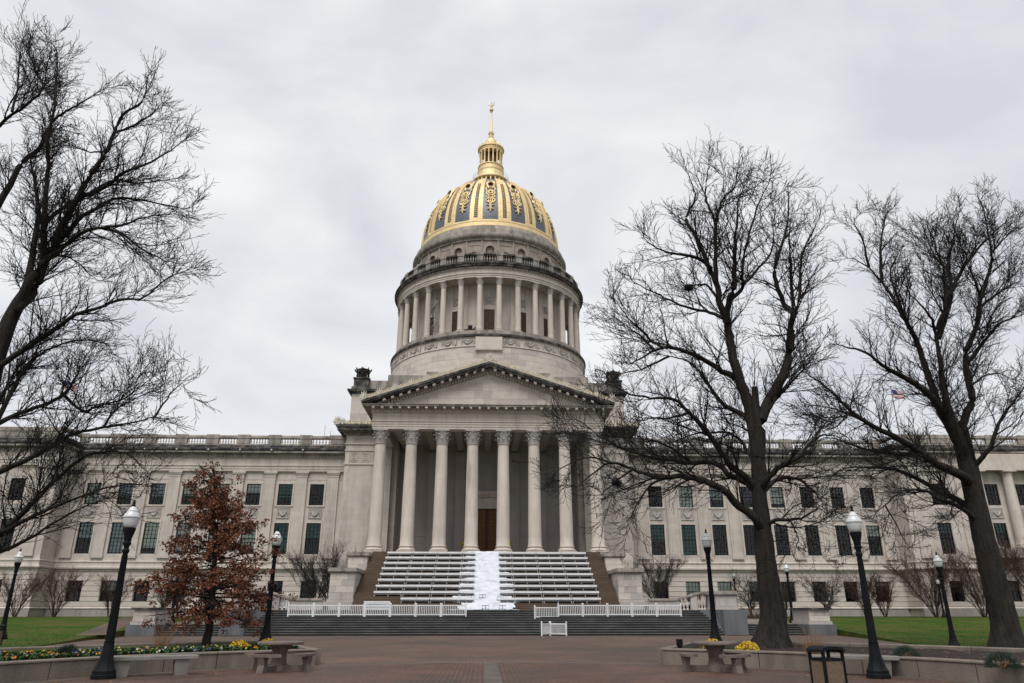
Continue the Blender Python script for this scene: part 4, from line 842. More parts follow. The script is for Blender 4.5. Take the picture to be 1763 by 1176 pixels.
    for a, b in ((12.7, 13.95), (13.97, 15.05), (15.85, 16.3)):
        vs_ = []; fs = []
        for q in range(5):
            x = a + (b - a) * q / 4
            for dy, z in ((-.16, 1.65), (-.16, ptop(x)), (.2, ptop(x)), (.2, 1.65)): vs_.append((s * x, py_(x) + dy, z))
        for i in range(4):
            for k in range(4): fs.append((4 * i + k, 4 * i + (k + 1) % 4, 4 * i + 4 + (k + 1) % 4, 4 * i + 4 + k))
        build(MB().add(vs_, fs + [(0, 1, 2, 3), (16, 17, 18, 19)]), 'parapet_block', 'limestone_block_grey', pw)
    for x in (15.16, 15.4, 15.64, 16.42, 16.62, 16.82): link('baluster', BAL, pw, (s * x, py_(x), 1.71), scale=(1, 1, (ptop(x) - 1.71) / .62))
    # side flight and its end pedestal
    sf = thing('side_stairs', 'short dark stone flight between granite pier and pedestal, nearer %s' % ('the oak' if s < 0 else 'the bare tree'), 'stairs', (s * 20.7, 55.4, 0), group='short side flights', world=True)
    for k in range(5):
        o = build(MB().box(s * 18.63, s * 22.78, 55.2 + .32 * k, 57.2, .148 * k - .03, .148 * (k + 1) - .03), 'step', 'dark_step', sf)
        build(MB().box(s * 18.63, s * 22.78, 55.17 + .32 * k, 55.2 + .32 * (k + 1) - .03, .148 * (k + 1) - .029, .148 * (k + 1)), 'tread', 'tread_sky_sheen', o)
    ep = thing('end_pedestal', 'limestone pedestal on granite foot ending the side flight, nearer %s' % ('the oak' if s < 0 else 'the bare tree'), 'pedestal', (s * 23.6, 55, 0), group='end pedestals', world=True)
    b_ = build(MB().slab([(s * 22.8, 54.4), (s * 24.75, 54.4), (s * 24.75, 57.8), (s * 22.8, 57.8)], -.05, .74), 'granite_foot', 'granite', ep)
    build(MB().box(s * 22.9, s * 24.6, 54.6, 57.7, .741, .95).box(s * 23.0, s * 24.5, 54.7, 57.6, .95, 1.72), 'limestone_pedestal', 'limestone_block_grey', ep)
    ashlar(ep, s * 23.0, s * 24.5, 54.7, .96, 1.7, 2, .75)
    build(MB().box(s * 22.85, s * 24.65, 54.5, 57.75, 1.721, 1.87), 'pedestal_cap', 'weathered_stone', ep)
# ================================================================ bleacher benches on the stairs
def bench_proto(L):
    t = thing('bleacher_bench', 'white aluminium bleacher bench section', 'bench')
    build(MB().box(0, L, -.15, .17, .39, .43).box(0, L, -.17, -.151, .272, .432), 'seat_plank', 'white_vinyl', t)
    build(MB().box(.02, L - .02, -.1, .16, .15, .17).box(.02, L - .02, -.13, -.11, .15, .262), 'under_seat_shade', 'aluminium_shade_grey', t)  # grey panel added to stand for the shade under the seat
    for x in (.04, L / 2, L - .08): build(MB().box(x, x + .03, -.12, -.08, 0, .39).box(x, x + .03, .125, .15, 0, .39).box(x, x + .03, -.08, .095, .33, .385), 'leg', 'aluminium', t)
    return t
bp_full = bench_proto(2.33); bp_short = bench_proto(1.2); index_kids(); first = {'f': True, 's': True}
ords = ['ninth', 'eighth', 'seventh', 'sixth', 'fifth', 'fourth', 'third', 'second', 'first']
for r in range(9):
    kst = 2 + 3 * r; zb = ZU + RU * (kst + 1); yb = YU + TU * kst + .17
    for s in (-1, 1):
        for j in range(4):
            if r == 0 and s == -1 and j == 0: continue
            key = 's' if j == 3 else 'f'; pro = bp_short if j == 3 else bp_full
            xa = 9.35 - 2.36 * j; L = 1.2 if j == 3 else 2.33; x = -xa if s < 0 else xa - L
            sd2 = 'oak side' if s < 0 else 'big tree side'
            lab = '%s bleacher bench section in the %s row below the columns, %s' % ('short white' if j == 3 else 'long white', ords[r], sd2)
            grp = '%s row bench sections, %s, %s' % (ords[r], 'short' if j == 3 else 'long', sd2)
            if first[key]: o = pro; first[key] = False; o.location = (x, yb, zb); o['label'] = lab; o['group'] = grp
            else: copytree(pro, (x + rnd.uniform(-.01, .01), yb + rnd.uniform(-.03, .03), zb), rnd.uniform(-.008, .008), label=lab, group=grp)
# plank stack at the foot
for k in range(6):
    tag(build(MB().box(-1.05, 1.05, -.14, .14, 0, .045).box(-1.05, 1.05, -.14, -.125, -.05, 0).box(-1.05, 1.05, .125, .14, -.05, 0).box(-1.02, -.98, -.12, .12, -.06, 0).box(.98, 1.02, -.12, .12, -.06, 0), 'bench_plank', 'aluminium', None, (-8.75 + rnd.uniform(-.08, .08), 62.05 + .06 * (k % 2), 1.78 + .11 * k), rz=rnd.uniform(-.02, .02)), 'loose white bench plank in the stack at the foot of the bleachers', 'plank', 'stacked bench planks')
# white sheet down the middle of the stairs
def tarp():
    b = MB(); rows = []; r2 = random.Random(4)
    pts = [(59.05, ZU + .012), (59.6, ZU + .012), (61.2, ZU + .015)]
    for k in range(NU):
        y0 = YU + TU * k; z0 = ZU + RU * k; z1 = z0 + RU
        pts += [(y0 - .07, z0 + .03), (y0 - .035, z1 + .005), (y0 + .04, z1 + .03), (y0 + TU - .10, z1 + .022)]
    pts += [(72.9, 7.0), (73.3, 7.0)]
    nx = 22; vs_ = []; fs = []
    for i, (y, z) in enumerate(pts):
        t = max(0, min(1, (y - 59) / 13.5)); q = int((y - 62) / 1.05)
        wl_ = 2.75 - 1.15 * t + .32 * math.sin(y * 3.1) + .22 * math.sin(y * 7.7) + (.25 if q % 2 else 0); wr_ = 2.6 - 1.2 * t + .3 * math.sin(y * 2.7 + 1) + .22 * math.sin(y * 6.9)
        for k in range(nx + 1):
            x = -wl_ + (wl_ + wr_) * k / nx; vs_.append((x, y + r2.uniform(-.02, .02), z + .016 * math.sin(x * 5 + y * 2) + .012 * math.sin(x * 11 + i) + r2.uniform(0, .014)))
    for i in range(len(pts) - 1):
        for k in range(nx): a = i * (nx + 1) + k; fs.append((a, a + 1, a + nx + 2, a + nx + 1))
    return b.add(vs_, fs)
tag(build(tarp(), 'stair_sheet', 'tarp_white', smooth=60), 'white plastic sheet draped down the middle of the portico stairs', 'sheet')
def frame_weight(x, k, lab):
    z = ZU + (RU * (k + 1) if k >= 0 else 0) + .04; y = (YU + TU * k + .12) if k >= 0 else 59.5
    b = MB().tube([(-.26, 0, .02), (-.26, 0, .27), (.26, 0, .27), (.26, 0, .02), (-.26, 0, .02)], .024, 5).tube([(0, 0, .02), (0, 0, .27)], .02, 4)
    for q in (-.26, .26): b.tube([(q, 0, .03), (q, .2, .03)], .022, 4)
    return tag(build(b, 'wire_frame', 'black_iron', None, (x, y, z)), lab, 'frame', 'small black frames on the sheet')
for x, k in ((-1.3, 4), (-.35, 4), (-.1, -1), (1.2, -1), (1.1, 3)): frame_weight(x, k, 'small black metal frame standing on the white stair sheet')
# ================================================================ white picket fence panels
def fence_proto(L=1.8, n=13, h=.84):
    t = thing('fence_panel', 'white vinyl picket fence panel', 'fence')
    for x in (0, L): o = build(MB().box(x - .045, x + .045, -.045, .045, 0, h + .06), 'post', 'white_vinyl', t); build(MB().lathe([(.07, h + .06), (.07, h + .085), (0, h + .12)], 4, (x, 0), rot=PI / 4), 'post_cap', 'white_vinyl', o)
    build(MB().box(.045, L - .045, -.025, .025, h - .1, h - .02), 'top_rail', 'white_vinyl', t); build(MB().box(.045, L - .045, -.025, .025, .1, .18), 'bottom_rail', 'white_vinyl', t)
    pk = MB().box(-.022, .022, -.012, .012, .18, h - .1).mesh('picket', 'white_vinyl')
    for k in range(n): link('picket', pk, t, (.045 + (L - .09) * (k + .5) / n, 0, 0))
    return t
fp_ = fence_proto(); index_kids(); used = False
def put_fence(x, y, z, rz, lab, grp, rx=0):
    global used
    if not used: o = fp_; used = True; o.location = (x, y, z); o.rotation_euler = (0, 0, rz); o['label'] = lab; o['group'] = grp
    else: o = copytree(fp_, (x, y, z), rz, label=lab, group=grp)
    if rx: o.rotation_euler = (rx, 0, rz)
    return o
ky = 55 + TL * 7 + .2; kz = RL * 8
for k in range(6): put_fence(-14.66 + 1.88 * k, ky, kz, 0, 'white picket fence panel in the long row on the dark steps, on the oak side', 'fence panels in the oak-side row')
put_fence(-3.36, ky, kz, 0, 'white picket fence panel ending the oak-side row next to the white sheet', None)
put_fence(3.55, ky - .28, kz - RL, .19, 'white picket fence panel set askew at the row end near the white sheet', None)
for k in range(5): put_fence(5.34 + 1.86 * k, ky, kz, 0, 'white picket fence panel in the straight row on the steps, bare tree side', 'fence panels in the tree-side row')
put_fence(3.78, 53.78, .005, R_(60), 'white fence panel folded open at the step foot, wing turned back to the steps', None).scale = (.72, 1, 1)
put_fence(4.48, 54.84, .005, R_(-37), 'white fence panel folded open at the foot of the dark steps, wider facing wing', None).scale = (.72, 1, 1)
for k in range(2): put_fence(-16.6 + .1 * k, 59.6 + .12 * k, ZU + .02, .1, 'white fence panel standing stored beside the parapet behind the oak', 'stored fence panels', rx=-.08).scale = (.7, 1, 1.25)
# ================================================================ planters round the plaza
def pol(r, deg): return (PC[0] + r * math.sin(R_(deg)), PC[1] + r * math.cos(R_(deg)))      # deg from the building axis, + to the tree side
def arc_wall(r0, r1, d0, d1, z0, z1, n=6, ch=.03):
    prof = [(r0, z0), (r1, z0), (r1, z1 - ch), (r1 - ch, z1), (r0 + ch, z1), (r0, z1 - ch)]; vs_ = []; fs = []; m = len(prof)
    for i in range(n + 1):
        for r, z in prof: x, y = pol(r, d0 + (d1 - d0) * i / n); vs_.append((x, y, z))
    for i in range(n):
        for k in range(m): fs.append((m * i + k, m * i + (k + 1) % m, m * i + m + (k + 1) % m, m * i + m + k))
    return MB().add(vs_, fs + [tuple(range(m)), tuple(range(n * m, n * m + m))])
RF, RB = 12.7, 19.3
for s in (-1, 1):
    nm = ('full of pansies under the rust-leaved oak' if s < 0 else 'of bark mulch round the big bare tree')
    pt = thing('planter', 'curved concrete planter %s' % nm, 'planter', (*pol(16, s * 40), 0), world=True)
    d = 26.0; k = 0
    while d < 84:
        d1 = d + 6.9; w = build(arc_wall(RF, RF + .32, s * (d + .06), s * (d1 - .06), -.02, .42), 'wall_segment', 'concrete', pt); build(arc_wall(RF - .025, RF + .35, s * (d + .04), s * (d1 - .04), .421, .475, 6, .02), 'coping', 'concrete', w)
        d = d1
    d = 25.0
    while d < 84: build(arc_wall(RB, RB + .3, s * (d + .05), s * (d + 5.85), -.02, .52), 'back_wall_segment', 'concrete', pt); d += 5.9
    a, b = pol(RF + .36, s * 25.7), pol(RB - .02, s * 25.3); dx, dy = b[0] - a[0], b[1] - a[1]; l = math.hypot(dx, dy); nx_, ny_ = -dy / l * .17, dx / l * .17
    q = [(a[0] - nx_, a[1] - ny_), (b[0] - nx_, b[1] - ny_), (b[0] + nx_, b[1] + ny_), (a[0] + nx_, a[1] + ny_)]
    build(MB().slab(q, -.02, .45), 'end_wall', 'concrete', pt)
    vs_ = []; fs = []; r2 = random.Random(2)
    for i in range(41):
        for j in range(13):
            x, y = pol(RF + .3 + (RB - RF - .28) * j / 12, s * (26.4 + 57 * i / 40)); vs_.append((x, y, .34 + .06 * j / 12 + r2.uniform(-.015, .02)))
    for i in range(40):
        for j in range(12): a_ = i * 13 + j; fs.append((a_, a_ + 1, a_ + 14, a_ + 13))
    build(MB().add(vs_, fs), 'soil_bed', 'soil', pt, smooth=180)
    # a grassy strip at the back of the bed
    vs_ = []; fs = []
    for i in range(41):
        for j, rr in enumerate((16.4, 17.6, RB - .02)): x, y = pol(rr + (.25 * math.sin(i * 1.3) if j == 0 else 0), s * (26.6 + 56.6 * i / 40)); vs_.append((x, y, (.36, .43, .435)[j]))
    for i in range(40):
        for j in range(2): a_ = i * 3 + j; fs.append((a_, a_ + 1, a_ + 4, a_ + 3))
    if s < 0: build(MB().add(vs_, fs), 'bed_grass', 'lawn_green', pt, smooth=180)
# ================================================================ lamp posts
def lamp_proto():
    t = thing('lamp_post', 'lamp', 'street lamp'); n = 10
    base = MB().lathe([(.31, 0), (.31, .1), (.285, .12), (.285, .2), (.25, .25), (.19, .42), (.155, .6), (.13, .84), (.125, .9), (.135, .93)], n)
    b0 = build(base, 'base', 'black_iron', t, smooth=25)
    fl_ = MB()
    for k in range(14):
        a = 2 * PI * k / 14
        fl_.tube([(.100 * math.cos(a), .100 * math.sin(a), .95), (.068 * math.cos(a), .068 * math.sin(a), 3.15)], [.018, .013], 4)
    pst = build(MB().lathe([(.125, .9), (.102, .98), (.068, 3.2), (.095, 3.24), (.095, 3.3), (.07, 3.33), (.07, 3.38), (.11, 3.46), (.11, 3.5), (.07, 3.54)], 14), 'post', 'black_iron', t, smooth=35); build(fl_, 'fluting', 'black_iron', pst, smooth=60)
    build(MB().lathe([(.085, 3.52), (.10, 3.56), (.10, 3.62), (.13, 3.72), (.16, 3.84), (.168, 3.9), (.135, 3.9)], 12), 'capital', 'black_iron', t, smooth=35)
    gb_ = build(MB().lathe([(.13, 3.9), (.165, 3.93), (.188, 4.0), (.215, 4.13), (.215, 4.17), (.238, 4.18), (.238, 4.21), (.21, 4.225), (.2, 4.27), (.15, 4.32), (.138, 4.35), (.142, 4.37), (.105, 4.41), (.085, 4.46), (.035, 4.5)], 24), 'globe', 'globe_white', t, smooth=35)
    build(MB().lathe([(.05, 4.49), (.06, 4.52), (.03, 4.55), (.045, 4.6), (.02, 4.66), (0, 4.7)], 8), 'finial', 'black_iron', gb_, smooth=40)
    return t
lp = lamp_proto(); index_kids()
LAMPS = [(-9.85, 20.55, 0, 'black lamp post standing in front of the pansy planter beside the concrete bench', .955), (9.85, 20.0, 0, 'black lamp post standing in front of the mulch planter beside the waste bin', .93),
         (-8.45, 29.9, .4, 'black lamp post in the pansy bed behind the picnic table, beside the oak', .93), (8.6, 29.6, .4, 'black lamp post in the mulch bed behind the picnic table', .92),
         (-27.3, 45, .12, 'black lamp post on the grass near the edge with the bare shrubs behind', 1.06), (20.3, 33.6, .05, 'black lamp post on the grass near the wide bare tree trunk', .88),
         (23.1, 57.9, .8, 'black lamp post behind the end pedestal, bare small tree beside it', .94), (-23.3, 58.3, .8, 'black lamp post half hidden behind the rust-leaved oak and pedestal', 1.02),
         (24.9, 76, 1.1, 'small distant lamp post before the ground-floor windows behind the parapet', .92), (45.2, 75, 1.05, 'small distant lamp post among the reddish bare shrubs on the grass', .80)]
for i, (x, y, z, lab, sc_) in enumerate(LAMPS):
    o = lp if i == 0 else copytree(lp); o.location = (x, y, z); o.scale = (sc_,) * 3; o['label'] = lab; o['group'] = 'lamp posts'; o.rotation_euler = (0, 0, .4 * i)
# ================================================================ picnic tables, benches, bins, spotlight
def rounded(w, d, r, n=5):
    out = []
    for cx, cy, a0 in ((w - r, d - r, 0), (-w + r, d - r, 90), (-w + r, -d + r, 180), (w - r, -d + r, 270)):
        for k in range(n + 1): a = R_(a0 + 90 * k / n); out.append((cx + r * math.cos(a), cy + r * math.sin(a)))
    return out
def slab_b(poly, z0, z1, c=.02):
    def sc2(f): return [(x * f, y * f) for x, y in poly]
    n = len(poly); m_ = max(abs(x) for x, y in poly); f = (m_ - c) / m_; b = MB(); L_ = [(sc2(f), z0), (poly, z0 + c), (poly, z1 - c), (sc2(f), z1)]; vs_ = [(x, y, z) for p_, z in L_ for x, y in p_]; fs = [tuple(range(n))[::-1], tuple(range(3 * n, 4 * n))]
    for i in range(3):
        for k in range(n): fs.append((i * n + k, i * n + (k + 1) % n, i * n + n + (k + 1) % n, i * n + n + k))
    return b.add(vs_, fs)
def table_proto():
    t = thing('picnic_table', 'table', 'picnic table')
    build(slab_b([(.86 * math.cos(2 * PI * k / 32), .86 * math.sin(2 * PI * k / 32)) for k in range(32)], .70, .78), 'table_top', 'table_concrete', t, smooth=30)
    build(MB().lathe([(.36, 0), (.34, .1), (.26, .3), (.27, .5), (.40, .68), (.42, .699)], 16), 'pedestal', 'table_concrete', t, smooth=40)
    for a in (R_(-80), R_(-190), R_(10)):
        sv = []; n = 10; r0, r1 = .98, 1.34
        for k in range(n + 1): an = a + R_(-33 + 66 * k / n); sv.append((r1 * math.cos(an), r1 * math.sin(an)))
        for k in range(n, -1, -1): an = a + R_(-31 + 62 * k / n); sv.append((r0 * math.cos(an), r0 * math.sin(an)))
        o = build(MB().slab(sv, .40, .47), 'seat', 'table_concrete', t, smooth=30)
        c, s_ = math.cos(a), math.sin(a)
        build(MB().merge(MB().prism([(1.02, 0), (1.34, 0), (1.26, .2), (1.32, .399), (1.0, .399), (1.06, .2)], -.13, .13).box(.3, 1.05, -.11, .11, .0, .16), Matrix.Rotation(a, 4, 'Z')), 'seat_support', 'table_concrete', o)
    return t
tp = table_proto(); index_kids(); tp.scale = (.76, .76, 1); tp.location = (-6.15, 23.15, 0); tp.rotation_euler = (0, 0, R_(-25)); tp['label'] = 'round concrete picnic table with attached seats in front of the pansy planter'; tp['group'] = 'picnic tables'
copytree(tp, (6.45, 22.55, 0), R_(12), label='round concrete picnic table with attached seats in front of the mulch planter', group='picnic tables')
def cbench():
    t = thing('concrete_bench', 'bench', 'bench'); build(slab_b(rounded(1.12, .26, .03, 2), .40, .49, .015), 'seat', 'concrete_light', t)
    for x in (-.72, .72): build(MB().add([(x - .15, -.17, 0), (x + .15, -.17, 0), (x + .15, .17, 0), (x - .15, .17, 0), (x - .19, -.2, .399), (x + .19, -.2, .399), (x + .19, .2, .399), (x - .19, .2, .399)], [(0, 3, 2, 1), (4, 5, 6, 7), (0, 1, 5, 4), (1, 2, 6, 5), (2, 3, 7, 6), (3, 0, 4, 7)]), 'leg', 'concrete_light', t)
    return t
cb_ = cbench(); index_kids(); x, y = pol(11.75, -50.5); cb_.location = (x, y, 0); cb_.rotation_euler = (0, 0, R_(50.5 * .55)); cb_['label'] = 'backless concrete bench in front of the pansy planter, beside the lamp post'; cb_['group'] = 'concrete benches'
x, y = pol(11.9, 50.5); copytree(cb_, (9.7, 20.95, 0), R_(-22), label='backless concrete bench behind the waste bin, in front of the mulch planter', group='concrete benches')
def bin_proto():
    t = thing('waste_bin', 'bin', 'waste bin'); w = .3
    for sx in (-1, 1):
        for sy in (-1, 1): build(MB().box(sx * w - .035, sx * w + .035, sy * w - .035, sy * w + .035, 0, .98), 'frame_post', 'black_iron', t)
    for k, (dx, dy) in enumerate(((0, -1), (0, 1), (-1, 0), (1, 0))):
        build(MB().box(-w + .036, w - .036, -.02, .02, .05, .76), 'stone_panel', 'aggregate', t, (dx * w, dy * w, 0), rz=PI / 2 * (k > 1)); build(MB().box(-w + .036, w - .036, -.03, .03, .761, .81), 'rim', 'black_iron', t, (dx * w, dy * w, 0), rz=PI / 2 * (k > 1))
        build(MB().box(-w + .036, w - .036, -.03, .03, .0, .049), 'rim', 'black_iron', t, (dx * w, dy * w, 0), rz=PI / 2 * (k > 1))
    vs_ = []; fs = []
    hp = [(-.36, .93), (-.35, .99), (-.28, 1.03), (-.12, 1.055), (.12, 1.055), (.28, 1.03), (.35, .99), (.36, .93), (.30, .93), (.28, .965), (.1, .99), (-.1, .99), (-.28, .965), (-.30, .93)]
    build(MB().prism(hp, -.36, .36), 'hood', 'black_iron', t, smooth=40)
    build(MB().box(-.25, .25, -.25, .25, .1, .80), 'liner', 'dark_interior', t)
    return t
wb = bin_proto(); index_kids(); wb.location = (6.62, 15.6, 0); wb.rotation_euler = (0, 0, R_(12)); wb.scale = (.72, .72, .9); wb['label'] = 'pebble-panelled waste bin with black hood beside the lamp post and mulch planter'; wb['group'] = 'waste bins'
copytree(wb, (-24.35, 39.6, .04), R_(-20), label='pebble-panelled waste bin with black hood on the grass edge', group='waste bins')
x, y = pol(RF + .75, 27.8); sp_ = thing('ground_spotlight', 'small black spotlight on the corner of the mulch planter', 'spotlight', (x, y, .34)); build(MB().lathe([(.06, 0), (.06, .16), (.1, .18), (.11, .4), (.09, .4)], 10), 'housing', 'black_iron', sp_, smooth=40)
for sx in (-1, 1):
    gl_ = thing('door_lamp', 'yellow globe lamp on dark stand beside the bronze door, nearer %s' % ('the oak' if sx < 0 else 'the big bare tree'), 'lamp', (sx * 2.55, 84.6, 6.97), group='door lamps')
    build(MB().lathe([(.28, 0), (.28, .1), (.1, .2), (.07, 1.3), (.16, 1.4), (.16, 1.5)], 10), 'stand', 'black_iron', gl_, smooth=40); build(MB().lathe([(0, 1.5), (.22, 1.58), (.32, 1.8), (.22, 2.02), (0, 2.1)], 16), 'globe', 'mum_yellow', gl_, smooth=40)
# ================================================================ bed plants
def tuft(b, x, y, z, h, n, r, rnd, w=.012):
    for k in range(n):
        a = rnd.uniform(0, 2 * PI); l = h * rnd.uniform(.6, 1); o = rnd.uniform(0, r); e = rnd.uniform(.1, .45) * h
        px, py = x + o * math.cos(a), y + o * math.sin(a); t = rnd.uniform(0, PI)
        b.add([(px - w * math.cos(t), py - w * math.sin(t), z), (px + w * math.cos(t), py + w * math.sin(t), z), (px + e * math.cos(a), py + e * math.sin(a), z + l)], [(0, 1, 2)])
rnd = random.Random(31); lf = MB(); fl4 = {k: MB() for k in ('orange', 'yellow', 'white', 'violet')}
def bedz(r): return .34 + .06 * (r - RF - .3) / (RB - RF - .28)
for k in range(2300):
    r = RF + .45 + 2.35 * rnd.random(); dg = rnd.uniform(28, 76); x, y = pol(r, -dg); z = bedz(r)
    for q in range(6):
        a = rnd.uniform(0, 2 * PI); l = rnd.uniform(.05, .11); h = rnd.uniform(.08, .22); c, s_ = math.cos(a), math.sin(a); w = .035
        lf.add([(x - w * s_, y + w * c, z + h * .5), (x + w * s_, y - w * c, z + h * .5), (x + l * c + w * s_, y + l * s_ - w * c, z + h), (x + l * c - w * s_, y + l * s_ + w * c, z + h)], [(0, 1, 2, 3)])
    if rnd.random() < .16:
        key = rnd.choices(('orange', 'yellow', 'white', 'violet'), ((5, 3, 1.2, 1) if dg > 55 or dg < 38 else (1.4, 3, 2, 3)))[0]; h = z + rnd.uniform(.16, .22); tilt = rnd.uniform(0, 2 * PI); rr = rnd.uniform(.018, .030)
        for q in range(5):
            a = tilt + q * 2 * PI / 5; c, s_ = math.cos(a), math.sin(a); fl4[key].add([(x, y - .02, h), (x + rr * math.cos(a - .6), y - .03 + rr * .5 * math.sin(a - .6), h + rr * math.sin(a - .6)), (x + rr * 1.2 * c, y - .035 + rr * .5 * s_, h + rr * 1.2 * s_), (x + rr * math.cos(a + .6), y - .03 + rr * .5 * math.sin(a + .6), h + rr * math.sin(a + .6))], [(0, 1, 2, 3)])
tag(build(lf, 'pansy_foliage', 'pansy_leaf'), 'low green pansy foliage filling the planter under the oak', 'pansies', kind='stuff')
for k, m in fl4.items(): tag(build(m, 'pansy_flowers', 'pansy_' + k), '%s pansy flowers scattered through the planter under the oak' % k, 'flowers', kind='stuff')
# sparse green in the mulch bed and fallen leaves
sl_ = MB(); tl = MB()
for k in range(140):
    r = RF + .5 + 1.4 * rnd.random(); x, y = pol(r, rnd.uniform(27.5, 38)); tuft(sl_, x, y, bedz(r), .15, 7, .06, rnd, .02)
tag(build(sl_, 'seedlings', 'pansy_leaf'), 'sparse green seedlings in the mulch bed behind the picnic table', 'seedlings', kind='stuff')
for k in range(1500):
    u = rnd.random()
    if k % 3 == 0: sg = rnd.choice((-1, 1)); y = rnd.uniform(28, 52); x = sg * (edge_x(y) + rnd.uniform(.2, 6)); z = lawn_z(x, y) + .05
    elif u < .35: x, y = rnd.uniform(-16, 16), rnd.uniform(48, 54.9); z = .006
    elif u < .55: x, y = pol(rnd.uniform(10.5, 12.6), rnd.choice((-1, 1)) * rnd.uniform(26, 75)); z = .012
    elif u < .85: r = rnd.uniform(RF + .4, RB - .3); x, y = pol(r, rnd.uniform(27, 80)); z = bedz(r) + .03
    else: x, y = rnd.uniform(-10, 10), rnd.uniform(19, 48); z = .012
    a = rnd.uniform(0, PI); l = rnd.uniform(.03, .07); c, s_ = math.cos(a) * l, math.sin(a) * l
    tl.add([(x - c, y - s_, z), (x + s_ * .5, y - c * .5, z + .012), (x + c, y + s_, z + .02), (x - s_ * .5, y + c * .5, z + .006)], [(0, 1, 2, 3)])
tag(build(tl, 'fallen_leaves', 'leaf_litter'), 'brown fallen leaves scattered on the paving and mulch', 'leaves', kind='stuff')
def blob_plant(name, lab, cat, x, y, z, r, h, n, leafm, group, size=.035, spike=False):
    t = thing(name, lab, cat, (x, y, z), group=group); b = MB(); stm = MB()
    for k in range(10): a = rnd.uniform(0, 2 * PI); stm.tube([(0, 0, 0), (.6 * r * math.cos(a), .6 * r * math.sin(a), h * rnd.uniform(.4, .8))], [.012, .006], 4)
    for k in range(n):
        a = rnd.uniform(0, 2 * PI); e = math.acos(rnd.uniform(0, 1)); q = rnd.uniform(.7, 1.05); px, py, pz = q * r * math.sin(e) * math.cos(a), q * r * math.sin(e) * math.sin(a), max(.02, q * h * math.cos(e))
        d_ = Vector((rnd.gauss(0, 1), rnd.gauss(0, 1), rnd.gauss(.3, 1))).normalized(); t2 = d_.orthogonal().normalized(); l = size * rnd.uniform(.7, 1.3); v0 = Vector((px, py, pz))
        if spike: o_ = Vector((px, py, pz + .05)).normalized() * l * 3; b.add([v0 - t2 * l * .3, v0 + t2 * l * .3, v0 + o_], [(0, 1, 2)])
        else: b.add([v0 - t2 * l, v0 - d_ * l, v0 + t2 * l, v0 + d_ * l], [(0, 1, 2, 3)])
    build(stm, 'stems', 'dry_grass', t); build(b, 'foliage', leafm, t); return t
def onbed(u, v): # base point of a bed plant seen at a photo pixel
    d = FW + RT * ((u - 881.5) / FPX) + UP * ((588 - v) / FPX); p_ = CAMP + d * ((.38 - CAMP.z) / d.z); return p_.x, p_.y
for (u, v, r, lab) in ((410, 1122, .34, 'yellow chrysanthemum mound among pansies between oak and picnic table'), (460, 1118, .36, 'yellow chrysanthemum mound behind the picnic table by the lamp post base'), (1228, 1118, .34, 'yellow chrysanthemum mound in mulch by the lamp post base'), (1288, 1124, .38, 'yellow chrysanthemum mound in mulch at the foot of the big bare tree')):
    x, y = onbed(u, v); blob_plant('chrysanthemum', lab, 'flower plant', x, y, .37, r, .34, 700, 'mum_yellow', 'chrysanthemum mounds', .03); 
for (u, v, lab) in ((115, 1134, 'dark green juniper tuft among the pansies'), (1562, 1136, 'dark green juniper tuft in mulch beside the lamp post'), (1727, 1150, 'dark green juniper tuft in mulch along the lawn side')):
    x, y = onbed(u, v); blob_plant('juniper', lab, 'shrub', x, y, .37, .34, .34, 2200, 'juniper', 'juniper tufts', .022, True)
for (u, v, lab) in ((275, 1124, 'tall clump of dry straw-coloured grass among the pansies'), (1402, 1132, 'tall clump of dry straw-coloured grass behind the waste bin')):
    x, y = onbed(u, v); b = MB(); tuft(b, 0, 0, 0, 1.0, 110, .16, rnd, .006); t = thing('dry_grass_clump', lab, 'ornamental grass', (x, y, .37)); build(b, 'blades', 'dry_grass', t); q = MB(); tuft(q, 0, 0, 0, .35, 60, .2, rnd, .008); build(q, 'crown', 'dry_grass', t)
# grass blades over the nearer lawn
for s in (-1, 1):
    b = MB()
    for k in range(22000):
        y = 26 + 34 * rnd.random() ** 1.4; e = edge_x(y); x = e + .02 + (30 + .55 * (y - 26) - 20 - (e - 20)) * rnd.random()
        if s < 0 and abs((x - 24.3) - 9.6 * (y - 49) / 27) < 1.0 and y > 47: continue
        h = rnd.uniform(.03, .075); a = rnd.uniform(0, 2 * PI); w = .012; z = lawn_z(x, y) - .005; c, s_ = math.cos(a), math.sin(a)
        b.add([(s * x - w * s_, y - w * c, z), (s * x + w * s_, y + w * c, z), (s * x + h * .5 * c, y + h * .5 * s_, z + h)], [(0, 1, 2)])
    tag(build(b, 'lawn_grass', 'grass_blade'), 'short green grass blades of the lawn', 'grass', kind='stuff')
